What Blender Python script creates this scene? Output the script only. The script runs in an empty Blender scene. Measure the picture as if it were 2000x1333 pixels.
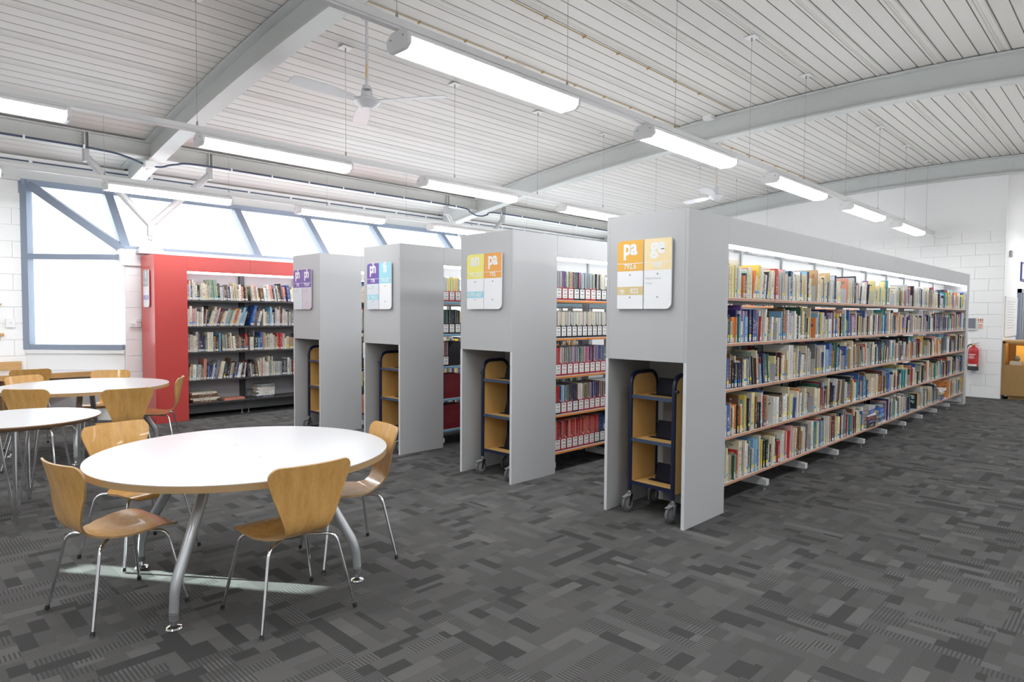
import bpy, bmesh, math, random
from mathutils import Vector, Matrix
import numpy as np
PI = math.pi
R = math.radians
SC = bpy.context.scene
COL = SC.collection
# ------------------------------------------------------------------ camera, sky, lamps, exposure
cam = bpy.data.cameras.new('camera')
cam.sensor_width = 36.0
cam.lens = 1269.3 * 36.0 / 2000.0
cam.clip_start = 0.05
cam_o = bpy.data.objects.new('camera', cam)
COL.objects.link(cam_o)
YAW, PITCH, ROLL = R(44.594), R(-2.352), R(0.385)
fw = Vector((-math.sin(YAW) * math.cos(PITCH), math.cos(YAW) * math.cos(PITCH), math.sin(PITCH)))
rt = Vector((math.cos(YAW), math.sin(YAW), 0))
up = rt.cross(fw)
rt2 = rt * math.cos(ROLL) + up * math.sin(ROLL)
up2 = -rt * math.sin(ROLL) + up * math.cos(ROLL)
cam_o.matrix_world = Matrix(((rt2.x, up2.x, -fw.x, 0), (rt2.y, up2.y, -fw.y, 0), (rt2.z, up2.z, -fw.z, 1.5), (0, 0, 0, 1)))
SC.camera = cam_o

world = bpy.data.worlds.new('sky')
SC.world = world
world.use_nodes = True
wn = world.node_tree.nodes
wn['Background'].inputs['Color'].default_value = (0.90, 0.95, 1.0, 1)
wn['Background'].inputs['Strength'].default_value = 1.25

# low sun, narrowed to the added opening it shines through
sun = bpy.data.lights.new('sun_beam', 'SPOT'); sun.energy = 190000; sun.spot_size = R(2.4); sun.spot_blend = 0.1; sun.shadow_soft_size = 0.05; sun.color = (0.86, 1.0, 0.95)
sun_o = bpy.data.objects.new('sun_beam', sun); COL.objects.link(sun_o)
SA, SE = R(34.0), R(15.0)
sdir = Vector((math.cos(SA) * math.cos(SE), math.sin(SA) * math.cos(SE), -math.sin(SE)))
sun_o.location = Vector((-11.0, -3.67, 2.37)) - sdir * 25
sun_o.rotation_euler = sdir.to_track_quat('-Z', 'Y').to_euler()

SC.view_settings.view_transform = 'Standard'
SC.view_settings.look = 'None'
SC.view_settings.gamma = 1.0
SC.view_settings.use_curve_mapping = False
SC.view_settings.exposure = 1.7
SC.cycles.max_bounces = 8
SC.cycles.diffuse_bounces = 5
SC.cycles.transparent_max_bounces = 12
SC.cycles.sample_clamp_indirect = 6.0
LAMP = 10.0          # emission of the ceiling luminaires
STRIP = 6.0         # emission of the shelf strip lamps

# ------------------------------------------------------------------ materials
MATS = {}
def mat(name, col, rough=0.5, metal=0.0, spec=0.5, emit=None, es=0.0, coat=0.0):
    if name in MATS: return MATS[name]
    m = bpy.data.materials.new(name); m.use_nodes = True
    b = m.node_tree.nodes['Principled BSDF']
    b.inputs['Base Color'].default_value = (*col, 1)
    b.inputs['Roughness'].default_value = rough
    b.inputs['Metallic'].default_value = metal
    b.inputs['Specular IOR Level'].default_value = spec
    if coat: b.inputs['Coat Weight'].default_value = coat
    if emit:
        b.inputs['Emission Color'].default_value = (*emit, 1)
        b.inputs['Emission Strength'].default_value = es
    MATS[name] = m
    return m
class NT:
    """small node helper"""
    def __init__(s, m): s.t = m.node_tree; s.n = s.t.nodes; s.b = s.n['Principled BSDF']
    def link(s, a, b): s.t.links.new(a, b)
    def new(s, kind, **kw):
        n = s.n.new(kind)
        for k, v in kw.items(): setattr(n, k, v)
        return n
    def m(s, op, a, b=None, c=None):
        n = s.n.new('ShaderNodeMath'); n.operation = op
        for i, x in enumerate((a, b, c)):
            if x is None: continue
            if isinstance(x, (int, float)): n.inputs[i].default_value = x
            else: s.link(x, n.inputs[i])
        return n.outputs[0]
    def mix(s, f, a, b):
        n = s.n.new('ShaderNodeMix'); n.data_type = 'RGBA'
        for i, x in ((0, f), (6, a), (7, b)):
            if isinstance(x, (int, float)): n.inputs[i].default_value = x
            elif isinstance(x, tuple): n.inputs[i].default_value = (*x, 1)
            else: s.link(x, n.inputs[i])
        return n.outputs[2]
    def noise(s, vec, scale, detail=2.0, rough=0.5, out='Fac'):
        n = s.n.new('ShaderNodeTexNoise'); n.inputs['Scale'].default_value = scale
        n.inputs['Detail'].default_value = detail; n.inputs['Roughness'].default_value = rough
        if vec is not None: s.link(vec, n.inputs['Vector'])
        return n.outputs[out]
    def mapping(s, vec, scale=(1, 1, 1), loc=(0, 0, 0)):
        n = s.n.new('ShaderNodeMapping'); n.inputs['Scale'].default_value = scale; n.inputs['Location'].default_value = loc
        s.link(vec, n.inputs['Vector']); return n.outputs[0]
    def coord(s, k='Object'): return s.n.new('ShaderNodeTexCoord').outputs[k]
    def bump(s, h, strength=0.2, dist=0.01):
        n = s.n.new('ShaderNodeBump'); n.inputs['Strength'].default_value = strength; n.inputs['Distance'].default_value = dist
        s.link(h, n.inputs['Height']); s.link(n.outputs[0], s.b.inputs['Normal'])

def wood(name, c1, c2, scale=(14, 14, 1.2), rough=0.35, coat=0.0, sc=3.0):
    m = mat(name, c1, rough, coat=coat); t = NT(m)
    v = t.mapping(t.coord('Object'), scale)
    n1 = t.noise(v, sc, 5, 0.6); n2 = t.noise(v, sc * 6, 3, 0.6)
    f = t.m('ADD', t.m('MULTIPLY', n1, 0.7), t.m('MULTIPLY', n2, 0.3))
    r = t.new('ShaderNodeMapRange'); t.link(f, r.inputs[0]); r.inputs[1].default_value = 0.3; r.inputs[2].default_value = 0.7
    t.link(t.mix(r.outputs[0], c2, c1), t.b.inputs['Base Color'])
    return m
def grained(name, col, rough=0.5, amt=0.06, scale=60, bump=0.0, metal=0.0, spec=0.5, coat=0.0):
    m = mat(name, col, rough, metal, spec, coat=coat); t = NT(m)
    n = t.noise(t.coord('Object'), scale, 3, 0.6)
    lo = tuple(max(0, c * (1 - amt)) for c in col); hi = tuple(min(1, c * (1 + amt)) for c in col)
    t.link(t.mix(n, lo, hi), t.b.inputs['Base Color'])
    if bump: t.bump(n, bump, 0.002)
    return m

M_wall = grained('white_paint', (0.86, 0.86, 0.86), 0.6, 0.02, 25, 0.15)
M_block = grained('white_block_paint', (0.86, 0.86, 0.855), 0.65, 0.02, 60, 0.3)
M_beam = grained('beam_paint', (0.60, 0.62, 0.61), 0.45, 0.03, 12)
M_prop = grained('prop_paint', (0.44, 0.44, 0.445), 0.4, 0.02, 20)
M_edgebeam = grained('edge_beam_paint', (0.56, 0.56, 0.54), 0.5, 0.03, 12)
M_whitemetal = grained('white_metal', (0.80, 0.80, 0.80), 0.35, 0.01, 30)
M_panel = grained('grey_laminate', (0.45, 0.455, 0.462), 0.45, 0.04, 160, 0.05)
M_paneledge = grained('grey_edging', (0.62, 0.63, 0.65), 0.4, 0.02, 80)
M_red = grained('red_laminate', (0.60, 0.075, 0.068), 0.28, 0.05, 160, 0.04)
M_shelf = grained('grey_shelf_metal', (0.55, 0.555, 0.56), 0.4, 0.03, 60)
M_shelfdark = grained('dark_shelf_metal', (0.045, 0.043, 0.045), 0.4, 0.1, 60)
M_post = grained('post_metal', (0.36, 0.365, 0.37), 0.45, 0.03, 60)
M_backpanel = grained('pale_back_panel', (0.42, 0.42, 0.44), 0.5, 0.02, 40)
M_lipwood = wood('lip_wood', (0.60, 0.30, 0.18), (0.50, 0.24, 0.14), (3, 20, 20), 0.4)
M_liporange = grained('lip_orange', (0.75, 0.27, 0.06), 0.2, 0.1, 20)
M_lipblue = grained('lip_blue', (0.13, 0.38, 0.55), 0.3, 0.1, 20)
M_plinth = grained('plinth_grey', (0.16, 0.165, 0.17), 0.5, 0.05, 40)
M_laminate = grained('white_laminate', (0.53, 0.53, 0.54), 0.28, 0.01, 60)
M_ply = wood('ply_edge', (0.50, 0.33, 0.16), (0.36, 0.23, 0.11), (2, 2, 160), 0.5)
M_plydark = wood('brown_edge', (0.40, 0.23, 0.125), (0.32, 0.18, 0.09), (4, 4, 60), 0.5)
M_beech = wood('beech_veneer', (0.76, 0.45, 0.15), (0.56, 0.29, 0.08), (9, 9, 1.0), 0.26, 0.3, 2.6)
M_beechred = wood('reddish_veneer', (0.50, 0.20, 0.085), (0.40, 0.15, 0.06), (9, 9, 1.0), 0.26, 0.3, 2.6)
M_oak = wood('oak', (0.60, 0.36, 0.15), (0.48, 0.27, 0.10), (2, 1.0, 12), 0.4)
M_case = wood('case_wood', (0.40, 0.24, 0.09), (0.31, 0.18, 0.065), (18, 18, 2), 0.45)
M_trolleywood = wood('trolley_wood', (0.70, 0.45, 0.165), (0.60, 0.365, 0.125), (12, 12, 1.2), 0.4)
M_chrome = mat('chrome', (0.82, 0.83, 0.85), 0.09, 1.0)
M_silver = grained('silver_paint', (0.50, 0.52, 0.54), 0.32, 0.03, 40, metal=0.55)
M_blackrubber = mat('black_rubber', (0.02, 0.02, 0.022), 0.6)
M_greyrubber = mat('grey_rubber', (0.12, 0.12, 0.125), 0.6)
M_greyhub = mat('grey_hub', (0.26, 0.26, 0.27), 0.5)
M_navy = mat('navy_paint', (0.008, 0.013, 0.040), 0.3)
M_navyedge = grained('navy_shelf_edge', (0.045, 0.070, 0.120), 0.3, 0.1, 30)
M_mesh = mat('dark_mesh_plate', (0.010, 0.011, 0.020), 0.6, spec=0.2)
M_frame = grained('blue_grey_frame', (0.25, 0.30, 0.385), 0.4, 0.04, 20)
M_cable = mat('dark_cable', (0.05, 0.07, 0.12), 0.5)
M_wire = mat('steel_wire', (0.38, 0.38, 0.39), 0.4, 0.4)
M_conduit = mat('tan_conduit', (0.50, 0.36, 0.17), 0.5)
M_warning = mat('yellow_tag', (0.75, 0.50, 0.12), 0.5)
M_white = mat('white_plastic', (0.80, 0.80, 0.80), 0.4)
M_fan = mat('fan_enamel', (0.66, 0.66, 0.68), 0.25)
M_black = mat('black_plastic', (0.015, 0.015, 0.018), 0.4)
M_label = mat('white_label', (0.80, 0.80, 0.78), 0.5)
M_ink = mat('dark_ink', (0.06, 0.06, 0.07), 0.6)
M_greyink = mat('pale_grey_ink', (0.42, 0.44, 0.46), 0.6)
M_bluesticker = mat('blue_sticker', (0.03, 0.30, 0.72), 0.5)
M_yellowsticker = mat('yellow_sticker', (0.85, 0.72, 0.04), 0.5)
M_bookend = grained('bookend_metal', (0.48, 0.49, 0.50), 0.35, 0.03, 60)
M_fireRed = mat('extinguisher_red', (0.50, 0.025, 0.028), 0.22)
M_brass = mat('brass', (0.55, 0.36, 0.10), 0.3, 0.8)
M_lamp = mat('lamp_diffuser', (0.9, 0.9, 0.9), 0.4, emit=(0.97, 0.985, 1.0), es=LAMP)
M_strip = mat('strip_lamp', (0.9, 0.9, 0.9), 0.4, emit=(0.93, 0.96, 1.0), es=STRIP)
M_filered = mat('file_red', (0.42, 0.035, 0.05), 0.35)
M_filerededge = mat('file_red_edge', (0.75, 0.28, 0.22), 0.35)
M_fileblack = mat('file_black', (0.02, 0.022, 0.03), 0.4)

def glass_mat(name, tint=(0.97, 0.99, 0.98)):
    m = bpy.data.materials.new(name); m.use_nodes = True
    t = m.node_tree; t.nodes.clear()
    o = t.nodes.new('ShaderNodeOutputMaterial'); mx = t.nodes.new('ShaderNodeMixShader')
    a = t.nodes.new('ShaderNodeBsdfTransparent'); g = t.nodes.new('ShaderNodeBsdfGlossy'); f = t.nodes.new('ShaderNodeFresnel')
    a.inputs['Color'].default_value = (*tint, 1); g.inputs['Roughness'].default_value = 0.02; f.inputs['IOR'].default_value = 1.3
    t.links.new(f.outputs[0], mx.inputs[0]); t.links.new(a.outputs[0], mx.inputs[1]); t.links.new(g.outputs[0], mx.inputs[2]); t.links.new(mx.outputs[0], o.inputs[0])
    return m
M_glass = glass_mat('window_glass')

# carpet: tufted carpet tiles, quarter-turned, strips of short blocks in four greys, some with cross ribs
def carpet():
    m = mat('carpet', (0.1, 0.1, 0.1), 0.95, spec=0.1); t = NT(m)
    geo = t.new('ShaderNodeNewGeometry'); sep = t.new('ShaderNodeSeparateXYZ'); t.link(geo.outputs['Position'], sep.inputs[0])
    x, y = sep.outputs[0], sep.outputs[1]
    T = 0.482
    tx = t.m('FLOOR', t.m('DIVIDE', x, T)); ty = t.m('FLOOR', t.m('DIVIDE', y, T))
    chk = t.m('ABSOLUTE', t.m('MODULO', t.m('ADD', tx, ty), 2.0))
    inv = t.m('SUBTRACT', 1.0, chk)
    u = t.m('ADD', t.m('MULTIPLY', x, chk), t.m('MULTIPLY', y, inv))      # along the strip
    v = t.m('ADD', t.m('MULTIPLY', y, chk), t.m('MULTIPLY', x, inv))      # across the strips
    W = T / 7.0
    s = t.m('FLOOR', t.m('DIVIDE', v, W))
    def rnd(a, b, c=None):
        cb = t.new('ShaderNodeCombineXYZ'); t.link(a, cb.inputs[0]); t.link(b, cb.inputs[1])
        if c is not None:
            if isinstance(c, (int, float)): cb.inputs[2].default_value = c
            else: t.link(c, cb.inputs[2])
        w = t.new('ShaderNodeTexWhiteNoise', noise_dimensions='3D'); t.link(cb.outputs[0], w.inputs[0]); return w.outputs['Value']
    off = rnd(s, t.m('ADD', tx, t.m('MULTIPLY', ty, 31.0)), 3.0)
    ln = t.m('ADD', 0.11, t.m('MULTIPLY', rnd(s, ty, 9.0), 0.13))
    cell = t.m('FLOOR', t.m('ADD', t.m('DIVIDE', u, ln), t.m('MULTIPLY', off, 5.0)))
    tid = t.m('ADD', tx, t.m('MULTIPLY', ty, 57.0))
    # neighbouring strips sometimes share their block: quantise the strip for the value
    s2 = t.m('FLOOR', t.m('DIVIDE', v, W * 1.5))
    pick = t.m('GREATER_THAN', rnd(cell, tid, 21.0), 0.22)
    sv = t.m('ADD', t.m('MULTIPLY', s, pick), t.m('MULTIPLY', s2, t.m('SUBTRACT', 1.0, pick)))
    val = rnd(cell, sv, tid)
    val2 = rnd(cell, sv, t.m('ADD', tid, 400.0))
    ramp = t.new('ShaderNodeValToRGB'); ramp.color_ramp.interpolation = 'CONSTANT'
    e = ramp.color_ramp.elements
    e[0].position = 0.0; e[0].color = (0.058, 0.057, 0.056, 1)
    e[1].position = 0.15; e[1].color = (0.095, 0.093, 0.091, 1)
    for p, c in ((0.45, (0.107, 0.105, 0.103, 1)), (0.76, (0.126, 0.123, 0.121, 1)), (0.90, (0.088, 0.086, 0.085, 1))):
        k = e.new(p); k.color = c
    t.link(val, ramp.inputs[0])
    rib = t.m('GREATER_THAN', t.m('SINE', t.m('MULTIPLY', u, 2 * PI / 0.0175)), 0.25)
    ribbed = t.m('MULTIPLY', t.m('GREATER_THAN', val2, 0.52), t.m('GREATER_THAN', val, 0.15))
    pat = t.mix(t.m('MULTIPLY', rib, ribbed), ramp.outputs[0], (0.066, 0.065, 0.064))
    nz = t.noise(geo.outputs['Position'], 260, 2, 0.7)
    nz2 = t.noise(geo.outputs['Position'], 1.3, 2, 0.5)
    fac = t.m('MULTIPLY', t.m('ADD', 0.60, t.m('MULTIPLY', nz, 0.68)), t.m('ADD', 0.9, t.m('MULTIPLY', nz2, 0.2)))
    hsv = t.new('ShaderNodeVectorMath', operation='SCALE'); t.link(pat, hsv.inputs[0]); t.link(fac, hsv.inputs['Scale'])
    t.link(hsv.outputs[0], t.b.inputs['Base Color'])
    h = t.m('SUBTRACT', nz, t.m('MULTIPLY', t.m('MULTIPLY', rib, ribbed), 0.6))
    t.bump(h, 0.5, 0.004)
    return m
M_carpet = carpet()

# perforated liner deck
def deck_mat():
    m = mat('perforated_deck', (0.72, 0.71, 0.69), 0.5); t = NT(m)
    geo = t.new('ShaderNodeNewGeometry'); sep = t.new('ShaderNodeSeparateXYZ'); t.link(geo.outputs['Position'], sep.inputs[0])
    p = 2 * PI / 0.013
    a = t.m('SINE', t.m('MULTIPLY', t.m('ADD', sep.outputs[0], sep.outputs[1]), p * 0.7071)); b = t.m('SINE', t.m('MULTIPLY', t.m('SUBTRACT', sep.outputs[0], sep.outputs[1]), p * 0.7071))
    d = t.m('GREATER_THAN', t.m('MULTIPLY', a, b), 0.55)
    t.link(t.mix(t.m('MULTIPLY', d, 0.32), (0.73, 0.712, 0.685), (0.46, 0.45, 0.435)), t.b.inputs['Base Color'])
    return m
M_deck = deck_mat()
M_deckgroove = mat('deck_groove', (0.44, 0.43, 0.41), 0.6)
M_roof = mat('roof_underlay', (0.3, 0.3, 0.3), 0.8)

# book covers: colour, title colour and seed come from mesh attributes; title blocks on the spine
def cover_mat():
    m = mat('book_cover', (0.5, 0.5, 0.5), 0.42); t = NT(m)
    at = t.new('ShaderNodeAttribute', attribute_name='col'); a2 = t.new('ShaderNodeAttribute', attribute_name='tcol')
    uvn = t.new('ShaderNodeUVMap', uv_map='UVMap'); sep = t.new('ShaderNodeSeparateXYZ'); t.link(uvn.outputs[0], sep.inputs[0])
    u, v = sep.outputs[0], sep.outputs[1]
    seed = at.outputs['Alpha']
    cb = t.new('ShaderNodeCombineXYZ'); t.link(t.m('MULTIPLY', u, 2.2), cb.inputs[0]); t.link(t.m('MULTIPLY', v, 26.0), cb.inputs[1]); t.link(t.m('MULTIPLY', seed, 90.0), cb.inputs[2])
    n = t.noise(cb.outputs[0], 1.0, 1.0, 0.5)
    inside = t.m('MULTIPLY', t.m('MULTIPLY', t.m('GREATER_THAN', u, 0.24), t.m('LESS_THAN', u, 0.76)), t.m('MULTIPLY', t.m('GREATER_THAN', v, 0.26), t.m('LESS_THAN', v, t.m('ADD', 0.62, t.m('MULTIPLY', seed, 0.32)))))
    title = t.m('MULTIPLY', inside, t.m('GREATER_THAN', n, 0.55))
    # large print on the boards (u from 2 to 3)
    cb2 = t.new('ShaderNodeCombineXYZ'); t.link(t.m('MULTIPLY', u, 2.0), cb2.inputs[0]); t.link(t.m('MULTIPLY', v, 3.5), cb2.inputs[1]); t.link(t.m('MULTIPLY', seed, 70.0), cb2.inputs[2])
    n2 = t.noise(cb2.outputs[0], 1.6, 1.0, 0.4)
    board = t.m('MULTIPLY', t.m('MULTIPLY', t.m('GREATER_THAN', u, 2.15), t.m('LESS_THAN', u, 2.85)), t.m('MULTIPLY', t.m('GREATER_THAN', v, 0.35), t.m('LESS_THAN', v, 0.9)))
    f = t.m('MAXIMUM', t.m('MULTIPLY', title, 0.8), t.m('MULTIPLY', t.m('MULTIPLY', board, t.m('GREATER_THAN', n2, 0.56)), 0.75))
    t.link(t.mix(f, at.outputs['Color'], a2.outputs['Color']), t.b.inputs['Base Color'])
    return m
M_cover = cover_mat()
def pages_mat():
    m = mat('book_pages', (0.62, 0.57, 0.46), 0.8); t = NT(m)
    v = t.mapping(t.coord('Object'), (1, 400, 1)); n = t.noise(v, 3, 2, 0.6)
    t.link(t.mix(n, (0.50, 0.45, 0.34), (0.72, 0.68, 0.58)), t.b.inputs['Base Color']); return m
M_pages = pages_mat()

# ------------------------------------------------------------------ mesh builder
class MB:
    def __init__(s): s.v = []; s.f = []; s.mi = []; s.col = None; s.tcol = None; s.uv = None
    def face(s, pts, mi=0):
        b = len(s.v); s.v += [tuple(p) for p in pts]; s.f.append(tuple(range(b, b + len(pts)))); s.mi.append(mi)
    def box(s, x0, x1, y0, y1, z0, z1, mi=0):
        b = len(s.v)
        s.v += [(x0, y0, z0), (x1, y0, z0), (x1, y1, z0), (x0, y1, z0), (x0, y0, z1), (x1, y0, z1), (x1, y1, z1), (x0, y1, z1)]
        for q in ((0, 3, 2, 1), (4, 5, 6, 7), (0, 1, 5, 4), (1, 2, 6, 5), (2, 3, 7, 6), (3, 0, 4, 7)):
            s.f.append(tuple(b + i for i in q)); s.mi.append(mi)
        return s
    def prism(s, poly, axis, a, b, mi=0):
        """poly: 2-D points; axis 'x': (y,z), 'y': (x,z), 'z': (x,y)"""
        def P(p, t):
            return (t, p[0], p[1]) if axis == 'x' else (p[0], t, p[1]) if axis == 'y' else (p[0], p[1], t)
        n = len(poly); o = len(s.v)
        s.v += [P(p, a) for p in poly] + [P(p, b) for p in poly]
        s.f.append(tuple(range(o + n - 1, o - 1, -1))); s.mi.append(mi)
        s.f.append(tuple(range(o + n, o + 2 * n))); s.mi.append(mi)
        for i in range(n):
            j = (i + 1) % n
            s.f.append((o + i, o + j, o + n + j, o + n + i)); s.mi.append(mi)
        return s
    def tube(s, pts, r, n=10, mi=0, caps=True):
        pts = [Vector(p) for p in pts]; k = len(pts)
        rs = r if isinstance(r, (list, tuple)) else [r] * k
        T = []
        for i in range(k):
            d = (pts[min(i + 1, k - 1)] - pts[max(i - 1, 0)]); T.append(d.normalized())
        ref = Vector((0, 0, 1)) if abs(T[0].z) < 0.9 else Vector((1, 0, 0))
        N = (ref - T[0] * ref.dot(T[0])).normalized(); o = len(s.v)
        for i in range(k):
            N = (N - T[i] * N.dot(T[i])).normalized(); B = T[i].cross(N)
            for j in range(n):
                a = 2 * PI * j / n
                s.v.append(tuple(pts[i] + (N * math.cos(a) + B * math.sin(a)) * rs[i]))
        for i in range(k - 1):
            for j in range(n):
                j2 = (j + 1) % n
                s.f.append((o + i * n + j, o + i * n + j2, o + (i + 1) * n + j2, o + (i + 1) * n + j)); s.mi.append(mi)
        if caps:
            s.f.append(tuple(o + j for j in range(n - 1, -1, -1))); s.mi.append(mi)
            s.f.append(tuple(o + (k - 1) * n + j for j in range(n))); s.mi.append(mi)
        return s
    def lathe(s, prof, c=(0, 0, 0), n=24, mi=0, axis='z'):
        o = len(s.v); k = len(prof)
        for r, z in prof:
            for j in range(n):
                a = 2 * PI * j / n; x, y = r * math.cos(a), r * math.sin(a)
                p = (x, y, z) if axis == 'z' else (z, x, y) if axis == 'x' else (y, z, x)
                s.v.append((c[0] + p[0], c[1] + p[1], c[2] + p[2]))
        for i in range(k - 1):
            for j in range(n):
                j2 = (j + 1) % n
                s.f.append((o + i * n + j, o + i * n + j2, o + (i + 1) * n + j2, o + (i + 1) * n + j)); s.mi.append(mi)
        s.f.append(tuple(o + j for j in range(n - 1, -1, -1))); s.mi.append(mi)
        s.f.append(tuple(o + (k - 1) * n + j for j in range(n))); s.mi.append(mi)
        return s
    def bar(s, p, q, w, h, side=None, mi=0):
        """box beam from p to q; w along 'side' direction, h across it"""
        p, q = Vector(p), Vector(q); d = (q - p).normalized()
        sd = Vector(side) if side else Vector((0, 0, 1)).cross(d)
        sd = (sd - d * sd.dot(d)).normalized(); u = d.cross(sd)
        o = len(s.v)
        for e in (p, q):
            for a, b in ((-1, -1), (1, -1), (1, 1), (-1, 1)):
                s.v.append(tuple(e + sd * (a * w / 2) + u * (b * h / 2)))
        for f in ((0, 3, 2, 1), (4, 5, 6, 7), (0, 1, 5, 4), (1, 2, 6, 5), (2, 3, 7, 6), (3, 0, 4, 7)):
            s.f.append(tuple(o + i for i in f)); s.mi.append(mi)
        return s
    def mesh(s, name, mats, off=(0, 0, 0), smooth=False, bevel=0.0, bseg=2):
        me = bpy.data.meshes.new(name)
        me.from_pydata([(a - off[0], b - off[1], c - off[2]) for a, b, c in s.v], [], s.f)
        for m in (mats if isinstance(mats, (list, tuple)) else [mats]): me.materials.append(m)
        me.polygons.foreach_set('material_index', s.mi)
        if s.uv is not None:
            uvl = me.uv_layers.new(name='UVMap'); uvl.data.foreach_set('uv', np.array([c for f in s.uv for p in f for c in p], dtype=np.float32))
            for nm, src in (('col', s.col), ('tcol', s.tcol)):
                ca = me.color_attributes.new(nm, 'FLOAT_COLOR', 'CORNER')
                arr = np.array([c for f, k in zip(s.f, src) for _ in f for c in k], dtype=np.float32)
                ca.data.foreach_set('color', arr)
        if bevel:
            bm = bmesh.new(); bm.from_mesh(me)
            bmesh.ops.remove_doubles(bm, verts=bm.verts, dist=1e-6)
            bmesh.ops.bevel(bm, geom=[e for e in bm.edges if e.calc_face_angle(0) > 0.6], offset=bevel, segments=bseg, profile=0.5, affect='EDGES')
            bm.to_mesh(me); bm.free()
        if smooth:
            me.polygons.foreach_set('use_smooth', [True] * len(me.polygons))
            me.set_sharp_from_angle(angle=R(38))
        me.update()
        return me

def origin_of(o):
    t = Vector((0, 0, 0))
    while o is not None:
        t += o.location; o = o.parent
    return t
def obj(name, mb, mats, parent=None, smooth=False, bevel=0.0, local=False, bseg=2):
    """links one mesh object; builder coordinates are world ones unless local"""
    off = (0, 0, 0) if (local or parent is None) else origin_of(parent)
    o = bpy.data.objects.new(name, mb.mesh(name, mats, off, smooth, bevel, bseg)); COL.objects.link(o)
    if parent: o.parent = parent
    return o
def piece(name, me, parent=None, loc=(0, 0, 0)):
    o = bpy.data.objects.new(name, me); COL.objects.link(o); o.location = loc
    if parent: o.parent = parent
    return o
def tag(o, label, cat, group=None):
    o['label'] = label; o['category'] = cat
    if group: o['group'] = group
    return o
def thing(name, label, cat, loc=(0, 0, 0), rz=0.0, group=None):
    o = bpy.data.objects.new(name, None); COL.objects.link(o); o.empty_display_size = 0.1
    o.location = loc; o.rotation_euler = (0, 0, rz)
    return tag(o, label, cat, group)
def struct(name, mb, mats, parent=None, **kw):
    o = obj(name, mb, mats, parent, **kw)
    if not parent: o['kind'] = 'structure'
    return o
def copy_tree(o, parent=None):
    c = o.copy(); COL.objects.link(c)
    if parent: c.parent = parent
    for ch in list(o.children): copy_tree(ch, c)
    return c
def rounded(pts, rad, n=5):
    pts = [Vector(p) for p in pts]; out = [pts[0]]
    for i in range(1, len(pts) - 1):
        a, b, c = pts[i - 1], pts[i], pts[i + 1]
        d1 = (a - b).normalized(); d2 = (c - b).normalized()
        r = min(rad, (a - b).length * 0.49, (c - b).length * 0.49)
        p, q = b + d1 * r, b + d2 * r
        for k in range(n + 1):
            t = k / n; out.append(p * (1 - t) ** 2 + b * 2 * t * (1 - t) + q * t * t)
    out.append(pts[-1]); return out
def round_rect(x0, x1, z0, z1, rads, n=6):
    """rads: bottom-left, bottom-right, top-right, top-left"""
    P = []
    for (cx, cz, sx, sz, a0), r in zip(((x0, z0, 1, 1, 180), (x1, z0, -1, 1, 270), (x1, z1, -1, -1, 0), (x0, z1, 1, -1, 90)), rads):
        if r <= 0: P.append((cx, cz)); continue
        for k in range(n + 1):
            a = R(a0 + 90 * k / n); P.append((cx + sx * r + r * math.cos(a), cz + sz * r + r * math.sin(a)))
    return P
_txt = {}
def text_polys(body, size, bold=0.0, spacing=1.0):
    key = (body, size, bold, spacing)
    if key in _txt: return _txt[key]
    cu = bpy.data.curves.new('lettering', 'FONT'); cu.body = body; cu.size = size; cu.offset = bold * size
    cu.space_character = spacing; cu.resolution_u = 3; cu.align_x = 'CENTER'; cu.fill_mode = 'FRONT'
    o = bpy.data.objects.new('lettering', cu); COL.objects.link(o)
    dg = bpy.context.evaluated_depsgraph_get(); me = o.evaluated_get(dg).to_mesh()
    r = ([tuple(v.co) for v in me.vertices], [tuple(p.vertices) for p in me.polygons])
    o.evaluated_get(dg).to_mesh_clear(); bpy.data.objects.remove(o); bpy.data.curves.remove(cu)
    _txt[key] = r; return r
def add_text(mb, body, size, fn, bold=0.0, spacing=1.0, mi=0, align='C', sx=1.0):
    v, f = text_polys(body, size, bold, spacing)
    if not v: return
    xs = [p[0] for p in v]; w0, w1 = min(xs), max(xs)
    dx = 0 if align == 'C' else -w0
    o = len(mb.v); mb.v += [fn((p[0] + dx) * sx, p[1]) for p in v]
    for q in f: mb.f.append(tuple(o + i for i in q)); mb.mi.append(mi)
# ------------------------------------------------------------------ the room
X0, X1, Y0R, Y1R = -11.0, 5.0, -5.0, 19.0
YF = 14.80                       # far block wall
def zc(x): return 4.44 - (0.01148 if x < -2.6 else 0.022) * (x + 2.6) ** 2
struct('floor', MB().box(X0 - 0.3, X1 + 0.3, Y0R - 0.3, Y1R + 0.3, -0.12, 0.0), M_carpet)

# ceiling: roof underlay with the liner trays of the deck as its panels
ceil = MB()
xs = [X0 - 0.35 + i * (X1 - X0 + 0.75) / 48 for i in range(49)]
for a, b in zip(xs, xs[1:]):
    ceil.face([(a, Y0R, zc(a) + 0.10), (b, Y0R, zc(b) + 0.10), (b, Y1R, zc(b) + 0.10), (a, Y1R, zc(a) + 0.10)])
    ceil.face([(a, Y0R, zc(a) + 0.16), (a, Y1R, zc(a) + 0.16), (b, Y1R, zc(b) + 0.16), (b, Y0R, zc(b) + 0.16)])
ceiling = struct('ceiling', ceil, M_roof)
BEAMS = (2.93, 8.93, 14.77)
spans = [(Y0R, BEAMS[0] - 0.02), (BEAMS[0] + 0.02, BEAMS[1] - 0.02), (BEAMS[1] + 0.02, BEAMS[2] - 0.02), (BEAMS[2] + 0.02, Y1R)]
TW = 0.596
k0 = int(math.floor((X0 - 0.1 + 3.04) / TW)); k1 = int(math.ceil((X1 + 3.04) / TW))
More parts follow.
